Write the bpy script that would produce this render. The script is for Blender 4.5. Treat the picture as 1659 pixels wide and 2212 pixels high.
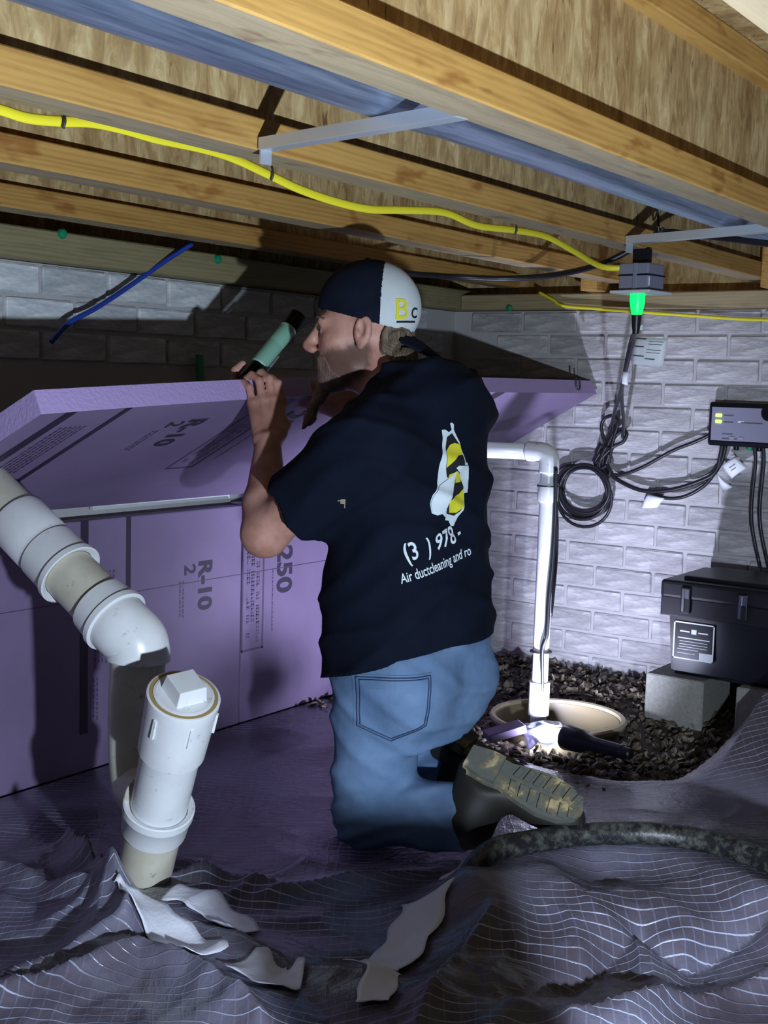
import bpy, bmesh, math, random
import numpy as np
from mathutils import Vector, Matrix
from mathutils.bvhtree import BVHTree

for o in list(bpy.data.objects): bpy.data.objects.remove(o)
S = bpy.context.scene
COL = S.collection
random.seed(7); RNG = np.random.default_rng(7)

# ---------------------------------------------------------------- camera
# World axes: X runs along the joists (right and away), Y towards the long wall
# (left and away), Z up from the ground.  The camera stands at the origin, 1 m up.
F = 2700.0; AZ = math.radians(35); TH = math.atan(284/2700); RO = math.atan(.0295)
CP = np.array([0, 0, 1.0])
fh = np.array([math.cos(AZ), math.sin(AZ), 0]); rh = np.array([math.sin(AZ), -math.cos(AZ), 0]); upv = np.array([0, 0, 1.])
fw = fh*math.cos(TH)-upv*math.sin(TH); u0 = fh*math.sin(TH)+upv*math.cos(TH)
CR = rh*math.cos(RO)+u0*math.sin(RO); CU = u0*math.cos(RO)-rh*math.sin(RO)
cam = bpy.data.cameras.new('camera'); camo = bpy.data.objects.new('camera', cam); COL.objects.link(camo)
cam.sensor_fit = 'VERTICAL'; cam.sensor_height = 24; cam.lens = 24*F/2212; cam.clip_start = .02
M = Matrix(((CR[0], CU[0], -fw[0], CP[0]), (CR[1], CU[1], -fw[1], CP[1]), (CR[2], CU[2], -fw[2], CP[2]), (0, 0, 0, 1)))
camo.matrix_world = M
S.camera = camo
def _ray(px, py): return fw*F+CR*(px-829.5)+CU*(1106-py)
def _pl(px, py, ax, v):
    d = _ray(px, py); return CP+d*((v-CP[ax])/d[ax])
def PX(px, py, v): return _pl(px, py, 0, v)      # point of the photo on the plane X = v
def PY(px, py, v): return _pl(px, py, 1, v)
def PZ(px, py, v): return _pl(px, py, 2, v)
def PD(px, py, dep):
    d = _ray(px, py); return CP+d*(dep/(d@fh))

# ---------------------------------------------------------------- world, lights, exposure
W = bpy.data.worlds.new('world'); S.world = W; W.use_nodes = True
W.node_tree.nodes['Background'].inputs[0].default_value = (.55, .6, 1, 1)
W.node_tree.nodes['Background'].inputs[1].default_value = .0015
S.view_settings.view_transform = 'Standard'; S.view_settings.look = 'None'
S.view_settings.gamma = 1; S.view_settings.use_curve_mapping = False
S.view_settings.exposure = 0.0
def lamp(name, kind, loc, aim, energy, color, size, cone=None, blend=.5):
    l = bpy.data.lights.new(name, kind); l.energy = energy; l.color = color
    if kind in ('SPOT', 'POINT'): l.shadow_soft_size = size
    if kind == 'SPOT': l.spot_size = math.radians(cone); l.spot_blend = blend
    o = bpy.data.objects.new(name, l); COL.objects.link(o); o.location = loc
    o.rotation_euler = (Vector(aim)-Vector(loc)).to_track_quat('-Z', 'Y').to_euler()
    return o
# hand torch held low on the right of the camera: the light of the whole picture
lamp('hand_torch_light', 'SPOT', (.70, -.05, .43), (2.5, 1.55, 1.10), 175, (.72, .84, 1.0), .022, 125, .55)

# ---------------------------------------------------------------- helpers
def link(o, parent=None):
    COL.objects.link(o)
    if parent is not None:
        o.parent = parent
        o.matrix_parent_inverse = Matrix.Identity(4)
        if any(abs(c) > 1e-9 for c in parent.location): o.matrix_parent_inverse = Matrix.Translation(-Vector(parent.location))
    return o
def tag(o, label=None, cat=None, group=None, kind=None):
    if label: o['label'] = label
    if cat: o['category'] = cat
    if group: o['group'] = group
    if kind: o['kind'] = kind
    return o
def thing(name, label, cat, loc=(0, 0, 0), group=None):
    o = bpy.data.objects.new(name, None); o.empty_display_size = .05; o.location = loc; COL.objects.link(o)
    return tag(o, label, cat, group)
def mesh(name, V, Fc, mat=None, parent=None, smooth=False):
    me = bpy.data.meshes.new(name)
    me.from_pydata([tuple(map(float, v)) for v in V], [], [tuple(map(int, f)) for f in Fc])
    if smooth: me.polygons.foreach_set('use_smooth', [True]*len(me.polygons))
    if mat is not None: me.materials.append(mat)
    me.update()
    return link(bpy.data.objects.new(name, me), parent)
def bmobj(name, bm, mat=None, parent=None, smooth=False):
    me = bpy.data.meshes.new(name); bm.normal_update(); bm.to_mesh(me); bm.free()
    if smooth: me.polygons.foreach_set('use_smooth', [True]*len(me.polygons))
    if mat is not None: me.materials.append(mat)
    return link(bpy.data.objects.new(name, me), parent)
def box_bm(lo, hi, bev=0, seg=2, rot=None, bm=None, origin=None):
    b = bmesh.new()
    bmesh.ops.create_cube(b, size=1)
    lo = np.array(lo, float); hi = np.array(hi, float); c = (lo+hi)/2; d = hi-lo
    for v in b.verts: v.co = Vector((v.co.x*d[0], v.co.y*d[1], v.co.z*d[2]))
    if bev: bmesh.ops.bevel(b, geom=b.edges[:], offset=bev, segments=seg, affect='EDGES', profile=.6)
    for v in b.verts:
        if rot is not None: v.co = rot @ v.co
        v.co += Vector(c)
    if bm is None: return b
    me = bpy.data.meshes.new('_t'); b.to_mesh(me); b.free(); bm.from_mesh(me); bpy.data.meshes.remove(me)
    return bm
def box(name, lo, hi, mat, parent=None, bev=0, seg=2, rot=None):
    return bmobj(name, box_bm(lo, hi, bev, seg, rot), mat, parent)
def frame_of(d):
    d = np.array(d, float); d /= np.linalg.norm(d)
    a = np.array([0, 0, 1.]) if abs(d[2]) < .9 else np.array([1., 0, 0])
    u = np.cross(a, d); u /= np.linalg.norm(u); return u, np.cross(d, u), d
def lathe_data(p0, axis, prof, n=40, caps=True):
    """revolve (t along axis, radius) pairs around axis through p0"""
    u, v, d = frame_of(axis); p0 = np.array(p0, float); V = []; Fc = []
    for t, r in prof:
        for k in range(n):
            a = 2*math.pi*k/n; V.append(p0+d*t+(u*math.cos(a)+v*math.sin(a))*r)
    m = len(prof)
    for i in range(m-1):
        for k in range(n):
            k2 = (k+1) % n; Fc.append((i*n+k, i*n+k2, (i+1)*n+k2, (i+1)*n+k))
    if caps:
        Fc.append(tuple(range(n-1, -1, -1))); Fc.append(tuple((m-1)*n+k for k in range(n)))
    return V, Fc
def lathe(name, p0, axis, prof, mat, parent=None, n=40, caps=True, sharp=35):
    V, Fc = lathe_data(p0, axis, prof, n, caps)
    o = mesh(name, V, Fc, mat, parent, True); autosmooth(o, sharp); return o
def autosmooth(o, deg=35):
    me = o.data; bm = bmesh.new(); bm.from_mesh(me)
    for e in bm.edges:
        if len(e.link_faces) == 2 and e.calc_face_angle(0) > math.radians(deg): e.smooth = False
    bm.to_mesh(me); bm.free()
def spline(pts, n=8):
    P = [np.array(p, float) for p in pts]; out = []
    for i in range(len(P)-1):
        a = P[max(i-1, 0)]; b = P[i]; c = P[i+1]; d = P[min(i+2, len(P)-1)]
        for k in range(n):
            t = k/n
            out.append(.5*((2*b)+(-a+c)*t+(2*a-5*b+4*c-d)*t*t+(-a+3*b-3*c+d)*t**3))
    out.append(P[-1]); return out
def tube_data(pts, r, n=10, squash=None):
    P = [np.array(p, float) for p in pts]; V = []; Fc = []
    prev = None
    for i, p in enumerate(P):
        d = P[min(i+1, len(P)-1)]-P[max(i-1, 0)]; d /= (np.linalg.norm(d)+1e-12)
        if prev is None: u = frame_of(d)[0]
        else:
            u = prev-d*(prev@d); u /= np.linalg.norm(u)
        prev = u; v = np.cross(d, u); rr = r[i] if hasattr(r, '__len__') else r
        for k in range(n):
            a = 2*math.pi*k/n
            off = (u*math.cos(a)+v*math.sin(a))*rr
            if squash is not None: off = off - squash[0]*(off@squash[0])*(1-squash[1])
            V.append(p+off)
    for i in range(len(P)-1):
        for k in range(n):
            k2 = (k+1) % n; Fc.append((i*n+k, i*n+k2, (i+1)*n+k2, (i+1)*n+k))
    Fc.append(tuple(range(n-1, -1, -1))); Fc.append(tuple((len(P)-1)*n+k for k in range(n)))
    return V, Fc
def tube(name, pts, r, mat, parent=None, n=10, smooth_pts=8, squash=None):
    if smooth_pts: pts = spline(pts, smooth_pts)
    V, Fc = tube_data(pts, r, n, squash); return mesh(name, V, Fc, mat, parent, True)
def prism(name, poly, zdir, depth, mat, parent=None, bev=0):
    """extrude a closed 3-D polygon along zdir*depth"""
    z = np.array(zdir, float)*depth; n = len(poly)
    V = [np.array(p, float) for p in poly]+[np.array(p, float)+z for p in poly]
    Fc = [tuple(range(n-1, -1, -1)), tuple(range(n, 2*n))]+[(i, (i+1) % n, n+(i+1) % n, n+i) for i in range(n)]
    return mesh(name, V, Fc, mat, parent)
def text_obj(name, body, size, origin, xd, yd, mat, parent=None, bold=.0, spacing=1.0, align='LEFT', xs=1.0):
    cu = bpy.data.curves.new('_txt', 'FONT'); cu.body = body; cu.size = size; cu.offset = bold; cu.space_character = spacing
    cu.align_x = align
    o = bpy.data.objects.new('_txt', cu); COL.objects.link(o)
    dg = bpy.context.evaluated_depsgraph_get(); me = bpy.data.meshes.new_from_object(o.evaluated_get(dg))
    bpy.data.objects.remove(o)
    xd = np.array(xd, float); yd = np.array(yd, float); origin = np.array(origin, float)
    for v in me.vertices:
        p = origin+xd*v.co.x*xs+yd*v.co.y; v.co = p
    me.name = name; me.materials.clear()
    if mat: me.materials.append(mat)
    return link(bpy.data.objects.new(name, me), parent)
def join_meshes(name, parts, mat, parent=None, smooth=False):
    V = []; Fc = []
    for v, f in parts:
        k = len(V); V += list(v); Fc += [tuple(i+k for i in g) for g in f]
    return mesh(name, V, Fc, mat, parent, smooth)
def quadmarks(marks, origin, xd, yd):
    V = []; Fc = []
    for (x0, y0, x1, y1) in marks:
        k = len(V)
        for x, y in ((x0, y0), (x1, y0), (x1, y1), (x0, y1)): V.append(np.array(origin)+np.array(xd)*x+np.array(yd)*y)
        Fc.append((k, k+1, k+2, k+3))
    return V, Fc

# ---- signed-distance modelling: numpy fields meshed with sparse surface nets
def surf_nets(f, lo, hi, h, B=6, margin=.02):
    lo = np.array(lo, float); n = (np.ceil((np.array(hi)-lo)/h/B)).astype(int)
    N = n*B
    ci = np.stack(np.meshgrid(*[np.arange(k) for k in n], indexing='ij'), -1).reshape(-1, 3)
    cc = lo+(ci*B+(B-1)/2)*h
    d = np.concatenate([f(cc[i:i+200000]) for i in range(0, len(cc), 200000)])
    act = np.abs(d) < h*B*.87+margin
    Fd = np.repeat(np.repeat(np.repeat(d.reshape(n).astype(np.float32), B, 0), B, 1), B, 2)
    loc = np.stack(np.meshgrid(*[np.arange(B)]*3, indexing='ij'), -1).reshape(-1, 3)
    ai = ci[act]
    for i in range(0, len(ai), 2000):
        g = (ai[i:i+2000, None, :]*B+loc[None]).reshape(-1, 3)
        Fd[g[:, 0], g[:, 1], g[:, 2]] = f(lo+g*h)
    s = Fd > 0
    strides = np.array([N[1]*N[2], N[2], 1])
    cells = []; pos = []; quads = []
    for ax in range(3):
        sl0 = [slice(None)]*3; sl1 = [slice(None)]*3; sl0[ax] = slice(0, -1); sl1[ax] = slice(1, None)
        e = np.stack(np.nonzero(s[tuple(sl0)] != s[tuple(sl1)]), -1)
        o1, o2 = [a for a in range(3) if a != ax]
        e = e[(e[:, o1] > 0) & (e[:, o2] > 0)]
        if not len(e): continue
        e2 = e.copy(); e2[:, ax] += 1
        f0 = Fd[e[:, 0], e[:, 1], e[:, 2]]; f1 = Fd[e2[:, 0], e2[:, 1], e2[:, 2]]
        p = lo+e*h; p[:, ax] += h*f0/(f0-f1)
        u1 = np.zeros(3, int); u1[o1] = 1; u2 = np.zeros(3, int); u2[o2] = 1
        q = [((e-u1-u2)@strides), ((e-u2)@strides), (e@strides), ((e-u1)@strides)]
        for k in q: cells.append(k); pos.append(p)
        flip = (f0 < 0) ^ (ax == 1)
        Q = np.stack(q, -1); Q[~flip] = Q[~flip][:, ::-1]
        quads.append(Q)
    cells = np.concatenate(cells); pos = np.concatenate(pos); Q = np.concatenate(quads)
    uq, inv = np.unique(cells, return_inverse=True)
    cnt = np.bincount(inv); V = np.stack([np.bincount(inv, pos[:, k])/cnt for k in range(3)], -1)
    return V, np.searchsorted(uq, Q)
def sd_cap(P, a, b, r0, r1=None):
    a = np.array(a, float); b = np.array(b, float); r1 = r0 if r1 is None else r1
    ab = b-a; t = np.clip((P-a)@ab/(ab@ab), 0, 1)
    return np.linalg.norm(P-a-t[:, None]*ab, axis=1)-(r0+(r1-r0)*t)
def sd_ell(P, c, r, Rm=None):
    q = P-np.array(c, float)
    if Rm is not None: q = q@Rm
    r = np.array(r, float)
    k0 = np.linalg.norm(q/r, axis=1); k1 = np.linalg.norm(q/(r*r), axis=1)+1e-9
    return k0*(k0-1)/k1
def smin(a, b, k):
    hh = np.clip(.5+.5*(b-a)/k, 0, 1); return b+(a-b)*hh-k*hh*(1-hh)
def smax(a, b, k): return -smin(-a, -b, k)
def rotm(axis, deg):
    return np.array(Matrix.Rotation(math.radians(deg), 3, Vector(axis)))
def chain(P, pts, rs, k=.01):
    d = None
    for i in range(len(pts)-1):
        e = sd_cap(P, pts[i], pts[i+1], rs[i], rs[i+1]); d = e if d is None else smin(d, e, k)
    return d
def vnoise(P, sc, seed=0):
    """cheap smooth pseudo noise"""
    r = np.random.default_rng(seed); out = 0
    for i in range(6):
        k = r.normal(size=3); k /= np.linalg.norm(k); out = out+np.sin((P@k)*sc*(.7+.25*i)+r.uniform(0, 6.28))
    return out/6
def relaxed(V, Q, n):
    N = len(V)
    for _ in range(n):
        s = np.zeros_like(V); c = np.zeros(N)
        for k in range(4):
            for j in (1, 3):
                w = V[Q[:, (k+j) % 4]]; c += np.bincount(Q[:, k], minlength=N)
                for a in range(3): s[:, a] += np.bincount(Q[:, k], w[:, a], N)
        V = V*.5+.5*s/c[:, None]
    return V
def sdf_obj(name, f, lo, hi, h, mat, parent=None, relax=2):
    V, Q = surf_nets(f, lo, hi, h)
    V = relaxed(V, Q, relax)
    return mesh(name, V, Q, mat, parent, True)

# ---------------------------------------------------------------- materials
def mat(name, col, rough=.6, metal=0, spec=.5, coat=0, em=None, ems=0, sss=0):
    m = bpy.data.materials.new(name); m.use_nodes = True; b = m.node_tree.nodes['Principled BSDF']
    b.inputs['Base Color'].default_value = (*col, 1); b.inputs['Roughness'].default_value = rough
    b.inputs['Metallic'].default_value = metal; b.inputs['Specular IOR Level'].default_value = spec
    b.inputs['Coat Weight'].default_value = coat
    if sss: b.inputs['Subsurface Weight'].default_value = sss; b.inputs['Subsurface Radius'].default_value = (.01, .004, .002)
    if em: b.inputs['Emission Color'].default_value = (*em, 1); b.inputs['Emission Strength'].default_value = ems
    return m
class NT:
    def __init__(s, m): s.t = m.node_tree; s.b = s.t.nodes['Principled BSDF']
    def n(s, typ, **kw):
        x = s.t.nodes.new(typ)
        for k, v in kw.items(): setattr(x, k, v)
        return x
    def l(s, a, b): s.t.links.new(a, b)
    def coord(s, scale=(1, 1, 1), rot=(0, 0, 0), which='Object'):
        tc = s.n('ShaderNodeTexCoord'); mp = s.n('ShaderNodeMapping')
        mp.inputs['Scale'].default_value = scale; mp.inputs['Rotation'].default_value = rot
        s.l(tc.outputs[which], mp.inputs['Vector']); return mp.outputs[0]
    def noise(s, vec, sc, det=3, rough=.55, dist=0):
        x = s.n('ShaderNodeTexNoise'); x.inputs['Scale'].default_value = sc; x.inputs['Detail'].default_value = det
        x.inputs['Roughness'].default_value = rough; x.inputs['Distortion'].default_value = dist
        s.l(vec, x.inputs['Vector']); return x.outputs['Fac']
    def ramp(s, fac, stops):
        x = s.n('ShaderNodeValToRGB'); e = x.color_ramp.elements
        while len(e) < len(stops): e.new(.5)
        for k, (p, c) in enumerate(stops): e[k].position = p; e[k].color = (*c, 1) if len(c) == 3 else c
        s.l(fac, x.inputs[0]); return x.outputs[0]
    def mix(s, fac, a, b, mode='MIX'):
        x = s.n('ShaderNodeMix', data_type='RGBA', blend_type=mode)
        if isinstance(fac, float): x.inputs['Factor'].default_value = fac
        else: s.l(fac, x.inputs['Factor'])
        for i, v in ((6, a), (7, b)):
            if isinstance(v, tuple): x.inputs[i].default_value = (*v, 1)
            else: s.l(v, x.inputs[i])
        return x.outputs[2]
    def math(s, op, a, b=None, c=None):
        x = s.n('ShaderNodeMath', operation=op)
        for i, v in enumerate((a, b, c)):
            if v is None: continue
            if isinstance(v, (int, float)): x.inputs[i].default_value = v
            else: s.l(v, x.inputs[i])
        return x.outputs[0]
    def bump(s, h, strength=.3, dist=.01, prev=None):
        x = s.n('ShaderNodeBump'); x.inputs['Strength'].default_value = strength; x.inputs['Distance'].default_value = dist
        s.l(h, x.inputs['Height'])
        if prev is not None: s.l(prev, x.inputs['Normal'])
        return x.outputs[0]
    def set(s, col=None, rough=None, normal=None):
        if col is not None: s.l(col, s.b.inputs['Base Color'])
        if rough is not None: s.l(rough, s.b.inputs['Roughness'])
        if normal is not None: s.l(normal, s.b.inputs['Normal'])

def m_osb(name, c0, c1, c2, vert=True):
    """strand board: elongated flakes standing upright"""
    m = mat(name, c1, .75); t = NT(m)
    v1 = t.coord((20, 20, 6.5)); v2 = t.coord((9, 9, 3.5))
    vo = t.n('ShaderNodeTexVoronoi'); vo.inputs['Scale'].default_value = 1.6; t.l(v1, vo.inputs['Vector'])
    nz = t.noise(v1, 2.2, 4, .65, .9); n2 = t.noise(v2, 1.4, 3)
    base = t.ramp(nz, [(.36, c0), (.5, c1), (.66, c2)])
    fl = t.mix(t.math('MULTIPLY', vo.outputs['Color'], .35), base, c2)
    dk = t.ramp(n2, [(.3, (.62, .52, .40)), (.6, (1, 1, 1))])
    col = t.mix(1.0, fl, dk, 'MULTIPLY')
    sp = t.noise(t.coord((40, 40, 9)), 1.9, 2)
    spots = t.ramp(sp, [(.27, (.30, .16, .09)), (.33, (1, 1, 1))])
    col = t.mix(.8, col, spots, 'MULTIPLY')
    t.set(col, None, t.bump(nz, .5, .004)); return m
def m_wood(name, c0, c1, grain=1.0, stain=None, axis='X'):
    m = mat(name, c1, .65); t = NT(m)
    sc = {'X': (1.2, 14, 14), 'Y': (14, 1.2, 14), 'Z': (14, 14, 1.2)}[axis]
    v = t.coord(sc)
    w = t.noise(v, 2.2*grain, 5, .65, 1.2)
    lines = t.n('ShaderNodeTexWave', wave_type='BANDS', bands_direction='Z'); lines.inputs['Scale'].default_value = 2.2
    lines.inputs['Distortion'].default_value = 9; lines.inputs['Detail'].default_value = 3; lines.inputs['Detail Scale'].default_value = .6
    t.l(v, lines.inputs['Vector'])
    f = t.math('ADD', t.math('MULTIPLY', w, .86), t.math('MULTIPLY', lines.outputs['Fac'], .14))
    col = t.ramp(f, [(.28, c0), (.55, c1), (.8, tuple(min(1, x*1.15) for x in c1))])
    kn = t.noise(t.coord((3.1, 7, 7)), 1.7, 2)
    col = t.mix(.75, col, t.ramp(kn, [(.22, (.42, .22, .10)), (.30, (1, 1, 1))]), 'MULTIPLY')
    if stain:
        st = t.noise(t.coord((7, 22, 22)), 1.0, 3)
        col = t.mix(.7, col, t.ramp(st, [(.30, stain), (.40, (1, 1, 1))]), 'MULTIPLY')
    t.set(col, None, t.bump(f, .25, .003)); return m
M_OSB = m_osb('osb_web', (.30, .19, .075), (.46, .32, .135), (.66, .52, .28))
M_SUB = m_osb('subfloor_osb', (.28, .18, .07), (.44, .30, .125), (.60, .46, .24))
M_FLANGE = m_wood('flange_pine', (.36, .18, .04), (.52, .30, .08), 1, (.5, .3, .15))
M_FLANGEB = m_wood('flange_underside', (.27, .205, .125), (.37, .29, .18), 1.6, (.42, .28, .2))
M_SILL = m_wood('treated_sill', (.20, .17, .085), (.30, .26, .14), 1.2)
M_GALV = mat('galvanised_steel', (.42, .50, .64), .27, .85); _t = NT(M_GALV)
_n = _t.noise(_t.coord((3, 60, 60)), 2.0, 3); _t.set(_t.ramp(_n, [(.3, (.25, .33, .50)), (.7, (.55, .64, .82))]), _t.math('MULTIPLY_ADD', _n, .25, .25))
M_STRAP = mat('zinc_strap', (.62, .68, .76), .33, .55)
M_YEL = mat('yellow_jacket', (.80, .72, .03), .45)
M_BLKC = mat('black_jacket', (.012, .012, .016), .4)
M_BLUE = mat('blue_jacket', (.02, .06, .42), .4)
M_STAPLE = mat('dark_staple', (.05, .05, .05), .5, .6)

def m_brick(name, c0, c1, c2):
    m = mat(name, c1, .85); t = NT(m)
    oi = t.n('ShaderNodeObjectInfo')
    v = t.coord((9, 9, 42), which='Object'); n = t.noise(v, 1.6, 4, .6, .4); n2 = t.noise(t.coord((30, 30, 30)), 2, 3)
    col = t.ramp(n, [(.3, c0), (.52, c1), (.72, c2)])
    hs = t.n('ShaderNodeHueSaturation'); t.l(col, hs.inputs['Color']); t.l(t.math('MULTIPLY_ADD', oi.outputs['Random'], .3, .85), hs.inputs['Value'])
    t.set(hs.outputs[0], None, t.bump(n2, .5, .004, t.bump(n, .7, .006))); return m
M_BRICK = m_brick('grey_brick', (.31, .30, .31), (.45, .44, .45), (.62, .61, .62))
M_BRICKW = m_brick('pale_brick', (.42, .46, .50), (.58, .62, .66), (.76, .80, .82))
M_MORT = mat('mortar', (.46, .45, .46), .9); _t = NT(M_MORT); _t.set(None, None, _t.bump(_t.noise(_t.coord((60, 60, 60)), 2, 3), .5, .004))
M_FOAM = mat('pink_foam', (.19, .12, .27), .55, spec=.35); _t = NT(M_FOAM)
_n = _t.noise(_t.coord((1, 1, 1)), 4.0, 4); _g = _t.noise(_t.coord((160, 160, 160)), 1, 2)
_t.set(_t.ramp(_n, [(.3, (.18, .132, .238)), (.7, (.23, .172, .30))]), None, _t.bump(_g, .15, .001, _t.bump(_n, .2, .01)))
M_FOAMCUT = mat('cut_foam', (.50, .38, .72), .8); _t = NT(M_FOAMCUT); _t.set(None, None, _t.bump(_t.noise(_t.coord((60, 60, 60)), 2, 3), .6, .003))
M_PRINT = mat('black_print', (.025, .015, .04), .55)
M_PRINTL = mat('faint_print', (.09, .055, .125), .55)
M_WHITESTRIP = mat('white_strip', (.62, .66, .66), .5)
def m_pvc(name, c0, c1, dirt):
    m = mat(name, c1, .32, spec=.5); t = NT(m)
    n = t.noise(t.coord((4, 4, 4)), 3, 4, .6); n2 = t.noise(t.coord((22, 22, 22)), 2, 4, .7)
    col = t.ramp(n, [(.3, c0), (.65, c1)])
    col = t.mix(.85, col, t.ramp(n2, [(.26, dirt), (.38, (1, 1, 1))]), 'MULTIPLY')
    t.set(col); return m
M_PVC = m_pvc('white_pvc', (.68, .70, .72), (.76, .78, .80), (.55, .52, .42))
M_PVCTAN = m_pvc('aged_pvc', (.50, .47, .36), (.64, .62, .52), (.35, .30, .18))
M_GLUE = mat('pipe_cement', (.36, .26, .10), .5)
M_CONC = mat('concrete_block', (.42, .42, .38), .9); _t = NT(M_CONC); _n = _t.noise(_t.coord((30, 30, 30)), 3, 4, .7); _t.set(_t.ramp(_n, [(.3, (.19, .19, .17)), (.7, (.28, .28, .25))]), None, _t.bump(_n, .6, .004))
M_BLKP = mat('black_plastic', (.004, .0045, .009), .30, spec=.3)
M_BLKP2 = mat('dark_lid_plastic', (.005, .005, .009), .42, spec=.3)
M_CHROME = mat('steel_latch', (.75, .8, .85), .2, 1)
M_GREYP = mat('grey_panel', (.24, .24, .32), .4)
M_LED = mat('green_led', (.1, .6, .05), .4, em=(.35, 1, .05), ems=6)
M_GREENPLUG = mat('lit_green_plug', (.02, .7, .15), .3, em=(.0, 1, .12), ems=1.6)
M_GREENBOLT = mat('green_cap', (.01, .26, .12), .5)
M_TAG = mat('white_tag', (.85, .88, .95), .5)
M_TAGTXT = mat('tag_print', (.08, .08, .10), .6)
M_BOXGREY = mat('grey_box', (.20, .21, .28), .5)
M_LAMP = mat('torch_lens', (1, 1, 1), .3, em=(.85, .9, 1), ems=14)

# ================================================================ STRUCTURE
XW = 3.99; YW = 2.495            # right wall plane, left (long) wall plane
JZ = 1.35; JH = .295; FH = .05   # joist underside, depth, flange height
def struct(o): o['kind'] = 'structure'; return o
struct(box('floor', (-1.5, -2.5, -.2), (4.4, 2.9, -.07), mat('damp_soil', (.035, .028, .022), .95)))
struct(box('ceiling', (-1.5, -2.5, JZ+JH), (4.2, 2.7, JZ+JH+.02), M_SUB))
wl = struct(box('wall_left', (-1.5, YW+.008, -.2), (4.2, YW+.2, 1.262), M_MORT))
wr = struct(box('wall_right', (XW+.008, -2.5, -.2), (XW+.2, YW+.2, 1.262), M_MORT))
BL, BH, JT = .218, .0805, .011
def brick_mesh(L, Hh, seed):
    b = box_bm((-.012, -L/2, -Hh/2), (.025, L/2, Hh/2), .004, 1)
    r = random.Random(seed)
    for v in b.verts: v.co += Vector((r.uniform(-.0022, .0015), r.uniform(-.0015, .0015), r.uniform(-.0015, .0015)))
    me = bpy.data.meshes.new('brick'); b.to_mesh(me); b.free(); return me
BM = []
for k in range(5):
    me = brick_mesh(BL-JT, BH-JT, k); me.materials.append(M_BRICK); BM.append(me)
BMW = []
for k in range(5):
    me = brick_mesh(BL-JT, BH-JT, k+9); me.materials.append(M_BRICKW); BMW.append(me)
HALF = {}
def lay(wall, horizontal, lo, hi, z0, z1, pool, phase):
    row = 0; z = 1.262-BH/2
    while z > z0:
        if z < z1:
            off = (row % 2)*BL/2+phase
            k = math.floor((lo-off)/BL)
            while off+k*BL < hi:
                c = off+(k+.5)*BL; k += 1
                if c-BL/2 < lo-.12 or c+BL/2 > hi+.005: continue
                o = bpy.data.objects.new('brick', random.choice(pool)); COL.objects.link(o); o.parent = wall
                if horizontal == 'Y': o.location = (XW+.012, c, z); o.rotation_euler = (random.uniform(-.006, .006), 0, 0)
                else: o.location = (c, YW+.012, z); o.rotation_euler = (random.uniform(-.004, .004), 0, math.pi/2)
        z -= BH; row += 1
lay(wr, 'Y', .95, YW, .0, 1.3, BM, .032)
lay(wl, 'X', 1.55, XW, 1.0, 1.3, BMW, .10)
# timber sill plates on top of both walls, and rim boards above them
struct(box('trim_1', (-1.5, YW-.055, 1.264), (XW+.1, YW+.10, JZ-.012), M_SILL, None, .004, 1))
struct(box('trim_2', (XW-.06, -2.5, 1.264), (XW+.10, YW-.057, 1.318), m_wood('sill_grey', (.24, .19, .10), (.36, .29, .16), 1.2, None, 'Y'), None, .004, 1))
struct(box('trim_3', (-1.5, YW+.075, JZ-.01), (XW+.1, YW+.10, JZ+JH), M_OSB))
struct(box('trim_4', (XW+.075, -2.5, 1.32), (XW+.10, YW+.07, JZ+JH), M_OSB))
# green plugs in the sill of the long wall and of the right wall
gb = [PY(133, 505, YW-.055), PY(469, 560, YW-.055)]
for p, lab in zip(gb, ('green anchor cap low on the long sill plate, left of the blue cable', 'green anchor cap on the long sill plate, beside the top of the blue cable')):
    lathe('anchor_cap', (p[0], p[1]+.002, p[2]), (0, -1, 0), [(0, .013), (.006, .013), (.011, .010), (.013, .005)], M_GREENBOLT, None, 16)
    tag(bpy.context.scene.collection.objects[-1], lab, 'cap', 'green anchor caps')
p = PX(1101, 663, XW-.06)
tag(lathe('anchor_cap', (p[0]+.002, p[1], p[2]-.004), (-1, 0, 0), [(0, .012), (.006, .012), (.011, .009), (.013, .005)], M_GREENBOLT, None, 16), 'green anchor cap on the right sill plate beside the cap wearer', 'cap', 'green anchor caps')
# the green marker glimpsed on the shaded long wall
p = PY(431, 795, YW-.02)
tag(tube('marker_strip', [p+[0, 0, .038], p, p+[.006, 0, -.038]], .016, M_GREENBOLT, None, 12, 6, (np.array([0, 1., 0]), .3)), 'small green plastic piece on the dark wall above the leaning board', 'clip')

# ================================================================ JOISTS
def i_joist(y, label, x0=-1.4, x1=XW+.07):
    t = thing('floor_joist', label, 'joist', (x0, y+.0375, JZ), 'wooden I-joists under the floor')
    b = box_bm((x0, y, JZ), (x1, y+.075, JZ+FH), .0025, 1)
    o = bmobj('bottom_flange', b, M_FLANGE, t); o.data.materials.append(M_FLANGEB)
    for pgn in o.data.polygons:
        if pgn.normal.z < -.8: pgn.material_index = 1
    box('web', (x0, y+.032, JZ+FH-.012), (x1, y+.043, JZ+JH-FH+.01), M_OSB, t)
    box('top_flange', (x0, y, JZ+JH-FH), (x1, y+.075, JZ+JH), M_FLANGE, t, .0025, 1)
    return t
i_joist(-.12, 'I-joist overhead of the camera, out of the light')  # unseen joist continuing the spacing, put in to block light
i_joist(.36, 'I-joist overhead on the right, nearest joist to the camera')
i_joist(.837, 'near I-joist with tall lit strand-board web, in front of the steel duct')
i_joist(1.314, 'I-joist behind the steel duct, with the strap ends on it')
i_joist(1.790, 'I-joist behind the yellow cable, third from the long wall side')
i_joist(2.268, 'I-joist next to the long wall, above the blue cable')
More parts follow.
